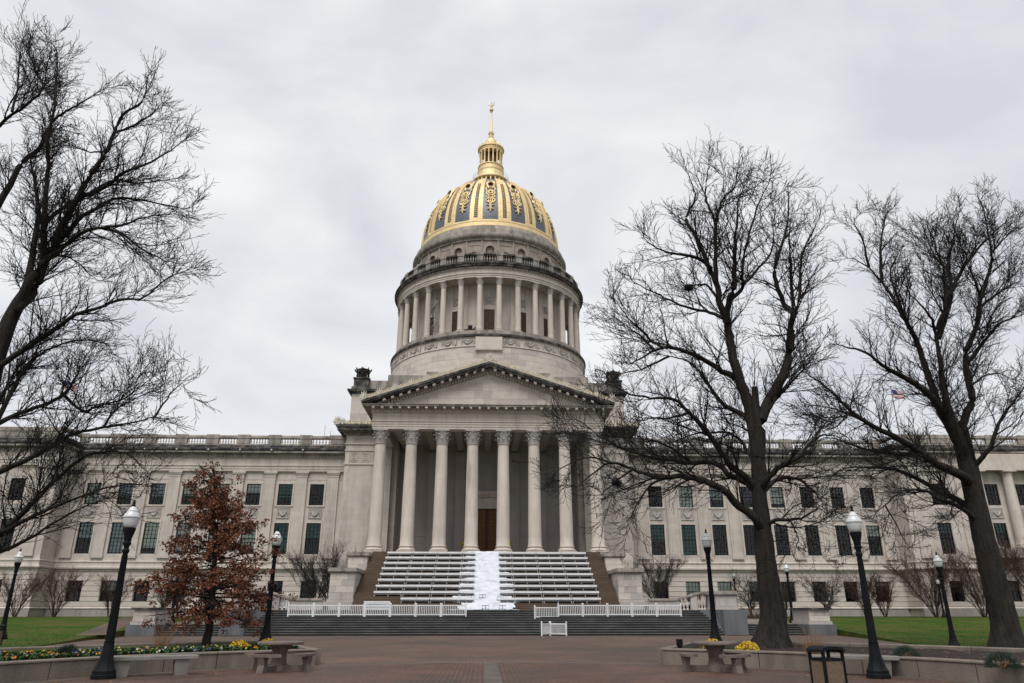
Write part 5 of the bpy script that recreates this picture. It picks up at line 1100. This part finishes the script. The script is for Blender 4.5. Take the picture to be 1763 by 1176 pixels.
# ================================================================ bare trees
class Tree:
    def __init__(s, seed): s.r = random.Random(seed); s.limb = MB(); s.twig = MB()
    def smooth(s, pts, sub, jit):
        out = []; n = len(pts)
        for i in range(n - 1):
            p0, p1, p2, p3 = pts[max(i - 1, 0)], pts[i], pts[i + 1], pts[min(i + 2, n - 1)]
            for k in range(sub):
                t = k / sub; q = .5 * ((2 * p1) + (p2 - p0) * t + (2 * p0 - 5 * p1 + 4 * p2 - p3) * t * t + (3 * p1 - p0 - 3 * p2 + p3) * t ** 3)
                if i + k: q = q + Vector((s.r.gauss(0, jit), s.r.gauss(0, jit), s.r.gauss(0, jit)))
                out.append(q)
        out.append(pts[-1]); return out
    def dirjit(s, d, ang):
        a = d.orthogonal().normalized(); b = d.cross(a); t = s.r.uniform(0, 2 * PI)
        return (d * math.cos(ang) + (a * math.cos(t) + b * math.sin(t)) * math.sin(ang)).normalized()
    def grow(s, p, d, L, r, lev, up):
        n = (0, 0, 8, 6, 4)[lev]; pts = [p]; st = L / n; d = d.copy()
        bend = Vector((s.r.gauss(0, .07), s.r.gauss(0, .07), s.r.gauss(0, .05) + up)); kink = s.r.random() < .5
        for i in range(n):
            d = d + bend + Vector((s.r.gauss(0, .075), s.r.gauss(0, .075), s.r.gauss(0, .06)))
            if kink and i == n // 2: bend = Vector((-bend.x, -bend.y, abs(bend.z) + .04))
            d.normalize(); pts.append(pts[-1] + d * st)
        rad = [max(s.rmin, r * (1 - .8 * i / n)) for i in range(n + 1)]
        (s.limb if lev == 2 else s.twig).tube(pts, rad, 4 if lev == 2 else 3, cap=False)
        if lev >= 4: return
        gap = s.gap[lev]; x = gap * s.r.uniform(.3, 1); tot = L
        while x < tot:
            t = x / tot; i = min(n - 1, int(t * n)); q = pts[i].lerp(pts[i + 1], t * n - i); dd = (pts[i + 1] - pts[i]).normalized()
            cd_ = s.dirjit(dd, R_(s.r.uniform(18, 46)))
            if lev == 2: l = s.r.uniform(.45, 1.9) ** 1.1 * (1.1 - .6 * t) * s.tw * min(1, L / 1.9)
            else: l = s.r.uniform(.15, .62) * s.tw * min(1, L / .8)
            s.grow(q, cd_, l, max(s.rmin, rad[i] * .55), lev + 1, up * .8)
            x += gap * s.r.uniform(.6, 1.4)
    def trace(s, pts, r0, r1, spawn=.2, dens=1.0, n=7, subs=(1.2, 3.9), up=.045):
        P = s.smooth(pts, 4, .018); L = [0]
        for a, b in zip(P, P[1:]): L.append(L[-1] + (b - a).length)
        tot = L[-1]; rad = [r0 + (r1 - r0) * (l / tot) ** .85 for l in L]
        s.limb.tube(P, rad, n)
        x = tot * spawn + .2
        while x < tot:
            i = max(k for k in range(len(L)) if L[k] <= x); i = min(i, len(P) - 2); dd = (P[i + 1] - P[i]).normalized(); t = x / tot
            d2 = s.dirjit(dd, R_(s.r.uniform(26, 62))); d2 = (d2 + Vector((0, 0, .25))).normalized()
            s.grow(P[i].copy(), d2, s.r.uniform(*subs) * (1.12 - .8 * t) * s.tw, max(.012, min(.036, rad[i] * .45)), 2, up)
            x += s.r.uniform(.38, .85) / dens
        dd = (P[-1] - P[-2]).normalized()
        for k in range(3): s.grow(P[-1].copy(), s.dirjit(dd, R_(s.r.uniform(5, 30))), s.r.uniform(.7, 1.4) * s.tw, max(.010, r1 * .8), 2, up)
def zc_(ox, oy, sc_): return lambda pts: [(ox + x / sc_, oy + y / sc_) for x, y in pts]
def big_tree(seed, base, Y0, trunk_px, tr, limbs, label, group, rmin=.0085, tw=1.0, dens=1.0, flare=1.7, gap=(0, 0, .20, .20, 1)):
    T = Tree(seed); T.rmin = rmin; T.tw = tw; T.gap = gap; rr = random.Random(seed + 50)
    tk = thing('bare_tree', label, 'tree', base, group=group, world=True)
    tp_ = [Vector(base)] + [atY(u, v, Y0) for u, v in trunk_px[1:]]
    P = T.smooth(tp_, 5, .01); n = len(P); rad = []
    L = [0]
    for a, b in zip(P, P[1:]): L.append(L[-1] + (b - a).length)
    for l in L: t = l / L[-1]; rad.append((tr[0] + (tr[1] - tr[0]) * t) * (1 + (flare - 1) * math.exp(-l / .45)))
    tm = MB(); N_ = 26; vs_ = []; fs = []
    P[0] = P[0] - Vector((0, 0, .15))
    for i, p in enumerate(P):
        for k in range(N_):
            a = 2 * PI * k / N_; fl_ = 1 + .16 * math.exp(-L[i] / .7) * math.sin(5 * a + seed) + .035 * math.sin(7 * a + L[i]) + .03 * math.sin(11 * a + 2 * L[i]) + rr.uniform(-.018, .018); q = rad[i] * fl_; vs_.append((p.x + q * math.cos(a), p.y + q * math.sin(a), p.z))
    for i in range(n - 1):
        for k in range(N_): fs.append((i * N_ + k, i * N_ + (k + 1) % N_, (i + 1) * N_ + (k + 1) % N_, (i + 1) * N_ + k))
    tm.add(vs_, fs + [tuple(range((n - 1) * N_, n * N_))])
    for px, r0, r1, d0, d1 in limbs:
        px = list(px); px[-1] = tuple(.6 * a_ + .4 * b_ for a_, b_ in zip(px[-2], px[-1])); pts = []; m = len(px)
        for i, (u, v) in enumerate(px): pts.append(atY(u, v, Y0 + d0 + (d1 - d0) * (i / (m - 1)) + (rr.uniform(-.25, .25) if i else 0)))
        T.trace(pts, r0 * 1.0, r1 * .9, dens=dens * 1.25, spawn=.12)
    build(tm, 'trunk', 'bark', tk, smooth=60); lb = build(T.limb, 'limbs', 'bark', tk, smooth=60); tag(build(T.twig, 'twigs', 'bark_far', tk), kind='stuff')
    return tk
z1 = zc_(0, 0, 2.45); z2 = zc_(0, 440, 2.2615); z3 = zc_(1000, 240, 2.8); z4 = zc_(900, 560, 2.0638); z5 = zc_(1400, 300, 2.8); z6 = zc_(1380, 600, 2.219)
# -- big tree in the mulch planter
big_tree(1, (10.2, 28.3, .38), 28.3, [(1322, 1116)] + z4([(890, 1040), (880, 960), (865, 850), (850, 700), (838, 560), (838, 440), (832, 340), (828, 280), (823, 220)]), (.47, .13), [
    (z4([(844, 560), (828, 430), (803, 290), (765, 180), (745, 100), (730, 20)]) + z3([(705, 880), (675, 800), (650, 680), (610, 600), (560, 480), (510, 400), (515, 350), (550, 285), (530, 200), (500, 125)]), .31, .02, 0, .6),
    (z3([(652, 690), (648, 560), (645, 400), (620, 330), (600, 260), (615, 150), (620, 70)]), .12, .02, .3, 1.2),
    (z3([(648, 400), (690, 280), (740, 240), (750, 170), (780, 70)]), .07, .018, .6, -.8),
    (z3([(702, 880), (715, 770), (735, 720), (740, 600), (750, 420), (760, 300), (800, 200)]), .16, .02, .2, -1.6),
    (z3([(718, 770), (780, 715), (775, 640), (800, 500), (850, 330), (900, 220), (930, 150)]), .09, .018, -.2, -2.0),
    (z3([(780, 705), (860, 620), (920, 540), (930, 400), (950, 290)]), .07, .018, -.4, 1.4),
    (z3([(625, 620), (560, 570), (420, 545), (330, 500), (260, 430)]), .10, .018, .3, -1.4), (z3([(682, 860), (600, 830), (480, 800), (380, 750), (260, 690), (200, 610)]), .08, .016, .1, 2.0), (z3([(655, 760), (600, 700), (520, 710), (440, 690)]), .07, .02, .2, 1.0),
    (z4([(836, 470), (846, 340), (880, 260), (920, 190), (945, 110), (955, 20)]) + z3([(1005, 1000), (1010, 900), (1025, 850), (985, 800), (950, 720), (935, 640), (950, 560), (1000, 400), (1000, 250), (1000, 190)]), .27, .02, 0, 1.8),
    (z3([(1025, 860), (1015, 700), (1010, 560), (1010, 400), (1030, 300)]), .10, .018, 1.1, 2.4), (z3([(1028, 860), (1055, 740), (1060, 600), (1090, 500), (1140, 400), (1170, 330)]), .09, .018, 1.0, .2),
    (z4([(855, 320), (900, 260), (930, 230), (985, 170), (1040, 90)]), .10, .02, 0, -1.5),
    (z4([(762, 190), (690, 150), (600, 100), (520, 80), (470, 90), (400, 130), (330, 150)]), .14, .02, .2, -1.8), (z3([(400, 1010), (330, 960), (250, 880), (180, 800), (120, 720)]), .06, .014, -1.0, -2.2), (z4([(470, 90), (420, 40), (380, 10), (300, -40)]), .06, .014, -1.2, .3),
    (z4([(808, 335), (770, 310), (700, 270), (640, 180), (590, 130), (520, 110), (440, 100)]), .12, .018, .1, 2.2), (z4([(520, 110), (440, 150), (360, 170), (250, 180)]), .06, .014, 1.6, 2.2),
    (z4([(838, 590), (800, 545), (740, 500), (700, 440), (640, 360), (590, 310), (540, 265), (470, 260), (400, 250), (330, 220), (250, 190)]), .16, .016, 0, -3.0), (z4([(590, 310), (520, 330), (450, 330), (370, 350)]), .06, .014, -1.6, -2.6),
    (z4([(838, 600), (795, 560), (730, 530), (680, 490), (600, 490), (520, 480), (420, 460), (330, 430), (230, 400), (150, 370)]), .15, .015, 0, 2.6), (z4([(400, 455), (300, 410), (200, 340), (120, 330)]), .05, .012, 1.4, 2.4), (z4([(600, 490), (500, 420), (400, 400), (300, 400)]), .07, .012, 1.1, .6),
    (z4([(850, 730), (825, 685), (770, 645), (720, 590), (650, 555), (560, 540), (480, 540), (390, 510), (320, 490), (270, 510), (210, 560), (160, 590)]), .19, .016, 0, -2.4), (z4([(540, 535), (450, 570), (400, 650), (370, 720)]), .06, .012, -1.1, -2.0), (z4([(390, 510), (300, 580), (260, 640)]), .05, .012, -1.6, -2.8), (z4([(330, 490), (220, 470), (120, 520), (90, 560)]), .045, .012, -2.0, -1.6),
    (z4([(832, 500), (800, 450), (765, 400), (700, 380), (620, 385), (520, 420), (400, 450)]), .09, .014, 0, 3.2),
    (z4([(842, 590), (872, 545), (920, 500), (980, 470), (1030, 410), (1080, 390), (1190, 410)]), .15, .018, 0, -2.4), (z4([(1030, 410), (1090, 330), (1150, 300)]), .06, .014, -1.2, -.4), (z4([(845, 600), (885, 560), (940, 540), (1000, 560), (1050, 610), (1100, 660)]), .12, .018, 0, 2.2), (z4([(855, 715), (895, 692), (950, 690), (1000, 680), (1050, 650), (1110, 690)]), .09, .016, 0, -2.6), (z4([(950, 690), (980, 760), (960, 820)]), .035, .012, -1, -1.8)],
    'large bare tree with mossy trunk growing in the mulch planter beside the picnic table', 'large bare trees', rmin=.0078, dens=1.4, tw=.95)
# -- wide tree on the lawn
big_tree(2, (23.4, 34.6, .03), 34.6, [(1735, 1106)] + z6([(772, 1020), (745, 920), (720, 820), (690, 700), (660, 560), (635, 440), (612, 350), (598, 290)]), (.57, .37), [
    (z6([(635, 450), (605, 370), (550, 270), (500, 190)]) + z5([(480, 1000), (400, 960), (330, 920), (260, 860), (150, 830), (60, 800)]), .30, .02, 0, -2.8), (z6([(615, 380), (570, 300), (528, 230)]) + z5([(540, 920), (490, 780), (430, 680), (380, 590), (330, 520), (270, 450), (200, 410), (120, 400)]), .26, .02, 0, 1.4),
    (z5([(330, 520), (325, 400), (330, 300), (350, 200), (370, 150)]), .11, .018, 1, 2.6), (z5([(270, 450), (240, 330), (200, 230), (250, 150)]), .08, .016, 1.2, -.2), (z5([(490, 790), (440, 690), (400, 570), (370, 480), (400, 400), (440, 330)]), .12, .018, .7, -1.6),
    (z6([(625, 430), (608, 350)]) + z5([(650, 1120), (620, 960), (595, 780), (560, 680), (480, 590), (420, 500)]), .26, .02, 0, -1.8), (z5([(600, 790), (640, 680), (665, 560), (655, 450), (670, 330), (700, 200), (720, 110)]), .18, .018, -.6, .8), (z5([(592, 750), (635, 640), (630, 470), (600, 380), (570, 290), (520, 180)]), .12, .018, -.8, -2.6), (z5([(668, 560), (720, 460), (780, 380), (860, 290), (940, 220), (1000, 130)]), .12, .018, 0, 2.4), (z5([(655, 450), (610, 430), (560, 340), (540, 250)]), .06, .015, .2, 1.4),
    (z6([(630, 430), (612, 330)]) + z5([(735, 1165), (765, 1080), (740, 960), (740, 850), (790, 720), (810, 590), (850, 470), (860, 380), (840, 250), (810, 130), (850, 50)]), .24, .018, 0, 2.0), (z5([(808, 600), (770, 490), (740, 430), (710, 330)]), .09, .016, 1, -.8), (z5([(815, 635), (880, 580), (960, 530), (1050, 500)]), .08, .016, 1, 2.8), (z5([(750, 900), (830, 800), (900, 720), (1000, 680), (1060, 640)]), .12, .016, .5, -1.4), (z5([(860, 380), (930, 300), (1010, 240)]), .07, .015, 1.5, 2.5),
    (z6([(640, 490), (665, 445), (720, 380), (750, 290), (800, 220), (850, 150), (890, 60)]), .15, .02, 0, -2.2), (z5([(765, 1020), (830, 970), (900, 960), (1000, 1010)]), .07, .015, .4, 2.0),
    (z6([(648, 520), (605, 480), (530, 450), (460, 400), (380, 350), (280, 300), (190, 240), (110, 160), (40, 110), (-20, 60)]), .26, .018, 0, -3.4), (z6([(280, 300), (180, 250), (90, 220), (0, 210)]), .09, .014, -1.9, -.4), (z6([(665, 640), (625, 600), (560, 560), (480, 520), (400, 480), (310, 455), (180, 455), (60, 500)]), .19, .016, 0, 2.6), (z6([(668, 660), (615, 612), (540, 580), (470, 545), (390, 545), (320, 600), (240, 660)]), .13, .015, 0, -2.8), (z6([(470, 410), (330, 400), (230, 380), (100, 340), (0, 380)]), .10, .015, -.8, -3.0), (z6([(320, 600), (400, 740), (430, 790)]), .04, .012, -2, -2.6), (z6([(190, 240), (130, 300), (40, 330)]), .06, .013, -2.2, -3.8)],
    'large bare tree with broad leaning trunk growing on the grass by a lamp post', 'large bare trees', rmin=.0088, tw=1.02, dens=1.3, flare=1.55)
# -- tree beyond the pansy planter whose trunk stands outside the picture
big_tree(3, (-22.0, 31.6, .05), 31.0, [(-131, 1113), (-95, 980), (-60, 830), (-18, 660), (18, 550), (55, 490)], (.60, .27), [
    (z1([(40, 1360), (130, 1190), (215, 1060), (260, 960), (330, 830), (390, 730), (450, 640), (480, 560), (520, 480), (600, 430), (620, 340), (660, 255)]), .27, .018, 0, -1.8), (z1([(40, 1360), (115, 1190), (150, 980), (165, 900), (150, 790), (120, 640), (115, 560)]), .22, .02, 0, 2.0),
    (z1([(70, 1310), (165, 1190), (182, 1000), (187, 900), (195, 780), (205, 680), (200, 610), (215, 530), (235, 430), (240, 320), (240, 220), (185, 130)]), .20, .018, -.2, -2.4), (z1([(-30, 900), (60, 740), (110, 670), (170, 625), (200, 560), (225, 510), (280, 470), (340, 435), (430, 380), (520, 355)]), .18, .018, 1, 3.0), (z1([(235, 430), (190, 370), (150, 300), (120, 200), (140, 110)]), .07, .015, -1.2, .6),
    (z1([(120, 1200), (200, 1095), (270, 1040), (350, 980), (430, 960), (510, 950), (600, 920), (690, 905), (800, 900)]), .15, .016, 0, -2.6), (z1([(215, 1060), (330, 930), (420, 870), (500, 835), (640, 850), (770, 880), (880, 850)]), .14, .016, 0, 1.8), (z1([(430, 960), (520, 990), (600, 1050), (690, 1100), (740, 1150)]), .08, .015, -1, -2.8), (z1([(120, 1210), (200, 1100), (260, 1078), (330, 1110), (400, 1176), (470, 1200)]), .08, .015, 0, 2.2),
    (z1([(330, 835), (440, 790), (520, 730), (640, 680), (740, 620), (800, 560)]), .12, .016, -.6, -3.0), (z1([(190, 945), (260, 880), (370, 820), (480, 760), (560, 770), (700, 760), (820, 740)]), .11, .016, 0, 2.6), (z1([(480, 560), (540, 540), (640, 480), (720, 400)]), .07, .015, -1.1, .4), (z1([(-40, 560), (40, 490), (100, 450), (180, 370), (210, 230), (230, 130)]), .10, .016, 1, -1.0), (z1([(50, 470), (75, 370), (80, 250), (120, 120)]), .07, .016, .6, 2.0), (z1([(450, 640), (380, 640), (320, 620), (210, 600)]), .05, .015, -1, -2),
    (z2([(-60, 470), (60, 390), (180, 310), (300, 230), (380, 205), (480, 170), (560, 165), (650, 90), (720, 60), (790, 20)]), .15, .015, 0, -3.2), (z2([(-70, 690), (60, 620), (170, 580), (250, 540), (290, 480), (330, 400), (380, 330)]), .13, .015, 0, 2.4), (z2([(250, 545), (320, 605), (400, 580), (480, 560), (560, 500), (640, 440)]), .08, .014, 1.2, -.4), (z2([(-80, 870), (100, 800), (190, 750), (300, 690), (400, 670), (520, 650), (600, 630), (700, 640)]), .14, .015, 0, -2.2), (z2([(-120, 1180), (60, 1030), (140, 950), (220, 870), (330, 780), (400, 765), (490, 770), (560, 830), (600, 900)]), .16, .015, 0, -1.6), (z2([(10, 1075), (140, 1010), (260, 960), (400, 910), (520, 890), (600, 900)]), .10, .015, -.4, -2.8), (z2([(-110, 1200), (100, 1110), (230, 1030), (350, 970), (440, 940)]), .11, .015, 0, 1.8), (z2([(-40, 700), (60, 500), (110, 430), (180, 370), (300, 330), (400, 340), (480, 400)]), .13, .015, 0, 3.0), (z2([(-50, 640), (20, 520), (40, 400), (30, 280)]), .10, .02, .5, 2), (z2([(600, 630), (650, 560), (700, 500), (740, 520)]), .05, .013, -1.8, -2.4), (z2([(400, 670), (450, 600), (520, 560), (600, 520)]), .06, .013, -1.2, .6)],
    'large bare tree spreading over the lawn and pansies beside the wing', 'large bare trees', rmin=.0085, dens=1.5, tw=1.0)
for u, v, dy, r_n, lab in ((1062, 832, -2.2, .17, 'ragged twig nest low in the big bare tree before the portico'), (1186, 496, .6, .2, 'ragged twig nest high in the crown of the big bare tree')):
    b = MB(); rn = random.Random(int(u)); p_ = atY(u, v, 28.3 + dy)
    for k in range(170):
        d_ = Vector((rn.gauss(0, 1), rn.gauss(0, 1), rn.gauss(0, .7))).normalized(); c_ = d_ * r_n * rn.uniform(.2, .9); e_ = Vector((rn.gauss(0, 1), rn.gauss(0, 1), rn.gauss(0, .5))).normalized() * r_n * .8
        b.tube([c_ - e_, c_ + e_], .008, 3, cap=False)
    tag(build(b, 'twig_nest', 'bark', None, p_), lab, 'nest')
# ================================================================ rust-leaved oak
def oak():
    r = random.Random(8); t = thing('oak_tree', 'young oak holding rust-brown leaves, growing in the pansy planter', 'tree', (-10.35, 29.1, .36), world=False); tr = MB(); br = MB(); lf_ = [MB(), MB()]
    H = 6.45; top = Vector((-.62, 0, H)); tpts = [Vector((0, 0, -.05)), Vector((.01, 0, .8)), Vector((-.05, .05, 2)), Vector((-.2, 0, 3.6)), Vector((-.42, 0, 5)), top]
    T = Tree(5); P = T.smooth(tpts, 4, .012); n = len(P); tr.tube(P, [.15 * (1 - .92 * i / (n - 1)) * (1 + .5 * math.exp(-i)) + .008 for i in range(n)], 10)
    def leafcl(p, k, sp):
        for _ in range(k):
            q = p + Vector((r.gauss(0, sp), r.gauss(0, sp), r.gauss(-.03, sp * .75))); d = Vector((r.gauss(0, 1), r.gauss(0, 1), r.gauss(-.5, .8))).normalized(); a = d.orthogonal().normalized(); an = r.uniform(0, 2 * PI); a = (a * math.cos(an) + d.cross(a) * math.sin(an)); l = r.uniform(.075, .135); w = l * .33; nrm = d.cross(a) * .03
            lf_[0 if r.random() < .72 else 1].add([q, q + d * l * .45 + a * w + nrm, q + d * l, q + d * l * .45 - a * w + nrm], [(0, 1, 2), (0, 2, 3)])
    for k in range(96):
        f = (k + .5) / 96; z = 1.15 + (H - 1.3) * f ** 1.12; i = min(n - 2, max(range(n), key=lambda q: -abs(P[q].z - z))); c = P[i]; base = Vector((c.x, c.y, z))
        PRF = [(1.0, 1.2), (1.3, 1.9), (1.6, 2.5), (2.0, 2.8), (2.8, 2.15), (3.6, 1.95), (4.6, 1.65), (5.4, 1.2), (6.1, .8), (6.6, .25)]
        R0 = .3
        for (za, ra), (zb_, rb_) in zip(PRF, PRF[1:]):
            if za <= z <= zb_: R0 = ra + (rb_ - ra) * (z - za) / (zb_ - za)
        a = k * 2.399 + r.uniform(-.4, .4); L_ = R0 * r.uniform(.55, 1.18); elev = -.16 + .7 * f + r.uniform(-.14, .14); pts = [base]; d = Vector((math.cos(a), math.sin(a), elev)).normalized()
        for q in range(6): d = (d + Vector((r.gauss(0, .12), r.gauss(0, .12), r.gauss(.0, .08)))).normalized(); pts.append(pts[-1] + d * L_ / 6)
        br.tube(pts, [.028 * (1 - .75 * q / 6) * (1.3 - .7 * f) for q in range(7)], 4, cap=False)
        thin = .35 if z > 5.4 else 1
        for q in range(1, 7):
            for _ in range(3):
                b0 = pts[q - 1].lerp(pts[q], r.random()); d2 = T.dirjit(d, R_(r.uniform(30, 75))); l2 = r.uniform(.18, .48) * (.6 + .5 * (1 - f)); e = b0 + d2 * l2
                br.tube([b0, b0.lerp(e, .5) + Vector((0, 0, .02)), e], [.009, .007, .005], 3, cap=False)
                if r.random() < thin * (.22 + .62 * (q > 2)): leafcl(e, int(r.uniform(8, 20)), .075); leafcl(b0.lerp(e, .5), 2, .05)
    build(tr, 'trunk', 'bark', t, smooth=60); build(br, 'branches', 'bark_far', t)
    c = tag(build(lf_[0], 'crown', 'oak_leaf', t), kind='stuff'); tag(build(lf_[1], 'crown_highlights' if False else 'crown_leaves', 'oak_leaf_light', t), kind='stuff')
oak()
# ================================================================ shrubs and small trees before the wings
def shrub(name, lab, cat, loc, h, w, stems, seed, bark, group, spread=.5, sub=7, tw=.6, rmin=.008, straight=.06, trunk=0):
    T = Tree(seed); r = T.r; T.rmin = rmin; T.tw = tw; T.gap = (0, 0, .3, .22, 1); t = thing(name, lab, cat, loc, group=group); st_ = MB()
    if trunk: st_.tube([(0, 0, -.1), (.03, .02, trunk * .5), (0, 0, trunk)], [.11, .09, .08], 7)
    for k in range(stems):
        a = 2 * PI * k / stems + r.uniform(-.4, .4); rad = w * r.uniform(.35, 1.0) * .5; hh = h * r.uniform(.72, 1.0); p0 = Vector((.10 * math.cos(a), .10 * math.sin(a), trunk - .05)); pts = []
        for i in range(7): q = i / 6; pts.append(p0 + Vector((math.cos(a) * rad * q ** 1.25 + r.gauss(0, .03 + straight * q), math.sin(a) * rad * q ** 1.25 + r.gauss(0, .03 + straight * q), (hh - trunk) * q * (1 if trunk == 0 else .85) + (r.gauss(0, straight) if i else 0))))
        st_.tube(pts, [.035 * (1 - .7 * i / 6) * (1.4 if trunk else 1) for i in range(7)], 5, cap=False)
        for i in range(2 if trunk == 0 else 1, 7):
            for _ in range(sub // 3 + (i > 3) * (sub // 3)):
                b0 = pts[i - 1].lerp(pts[i], r.random()); d = ((pts[i] - pts[i - 1]).normalized() + Vector((r.gauss(0, spread), r.gauss(0, spread), r.gauss(.1, .3)))).normalized(); T.grow(b0, d, r.uniform(.4, 1.0) * h * .34, .012, 3, .05)
    build(st_, 'stems', bark, t, smooth=60); tag(build(T.twig, 'twigs', bark, t), kind='stuff'); return t
SH = [(-46.9, 79, 3.7, 3.6, 'tall vase-shaped bare crape myrtle against the pavilion wall, widest of its row', 41), (-43.2, 79.3, 3.9, 3.8, 'vase-shaped bare crape myrtle before the first ground-floor window of the wing', 42), (-38.6, 81, 3.4, 3.4, 'vase-shaped bare crape myrtle between ground-floor windows behind the lamp post', 46),
      (38.9, 78, 3.6, 2.8, 'slim bare crape myrtle on the grass, next to its twin by the wing', 43), (40.9, 78, 3.4, 2.8, 'slim bare crape myrtle on the grass, between its twin and the bushy ones', 44), (45.6, 77, 4.9, 5.6, 'bushy reddish crape myrtle on the grass behind the lamp post', 45), (50.6, 77, 5.6, 6.6, 'tallest reddish crape myrtle, behind the broad trunk by the pavilion', 47), (56.2, 76, 6.6, 6, 'reddish crape myrtle under the pavilion columns', 48)]
for x, y, h, w, lab, sd2 in SH: shrub('crape_myrtle', lab, 'shrub', (x, y, lawn_z(x, y) - .02), h * 1.12, w * 1.35, 11 if w < 5 else 20, sd2, 'myrtle_bark', 'bare crape myrtles', sub=15 if w > 5 else 12, tw=.9)
DW = [(24.9, 72, 4.4, 4.4, 'small bare dogwood behind the parapet pedestal, beside a distant lamp post', 61), (29.0, 74, 3.6, 3.6, 'small bare dogwood behind the big trunk, against the ground floor', 62), (33.6, 75, 4.3, 5, 'small bare dogwood beside the end pedestal, before ground-floor windows', 63), (-27.5, 70, 4.6, 5, 'small bare dogwood half hidden behind the rust-leaved oak', 64), (-32, 78, 3.6, 3.6, 'small bare dogwood by the wing behind the lamp post', 65)]
for x, y, h, w, lab, sd2 in DW: shrub('dogwood', lab, 'tree', (x, y, 1.0), h, w, 9, sd2, 'dogwood_bark', 'bare dogwoods', spread=.7, sub=10, tw=1.1, straight=.16, trunk=.8)
for x, lab, h, sd2 in ((-16.2, 'leafless many-stemmed bush behind the parapet on the oak side', 5.0, 71), (-14.9, 'leafless upright bush behind the parapet next to the cheek wall, oak side', 4.4, 72), (16.4, 'leafless thin bush behind the parapet on the big bare tree side', 4.6, 73)):
    shrub('bare_bush', lab, 'shrub', (x, 74, 2.1), h, 8.0, 20, sd2, 'dogwood_bark', 'bare bushes behind the parapets', spread=.35, sub=9, tw=1.2)
for x0, x1, y, lab in ((-22.4, -19.2, 63, 'low brown winter hedge behind the oak-side flight'), (19.3, 23.6, 66, 'low brown winter hedge behind the tree-side flight')):
    T = Tree(77); T.rmin = .01; T.tw = .45; T.gap = (0, 0, .3, .2, 1); t = thing('hedge', lab, 'hedge', ((x0 + x1) / 2, y, .85), world=True); cor = MB()
    for k in range(120):
        p_ = Vector((T.r.uniform(x0, x1), y + T.r.uniform(-.5, .5), .85)); T.grow(p_, Vector((T.r.gauss(0, .3), T.r.gauss(0, .3), 1)).normalized(), T.r.uniform(.9, 1.3), .014, 3, .05)
        cor.tube([p_, p_ + Vector((0, 0, .5))], [.02, .015], 4)
    build(cor, 'stems', 'hedge_brown', t); tag(build(T.twig, 'twigs', 'hedge_brown', t), kind='stuff')
# temporary keys used while building
for o in bpy.data.objects:
    if '_w' in o: del o['_w']
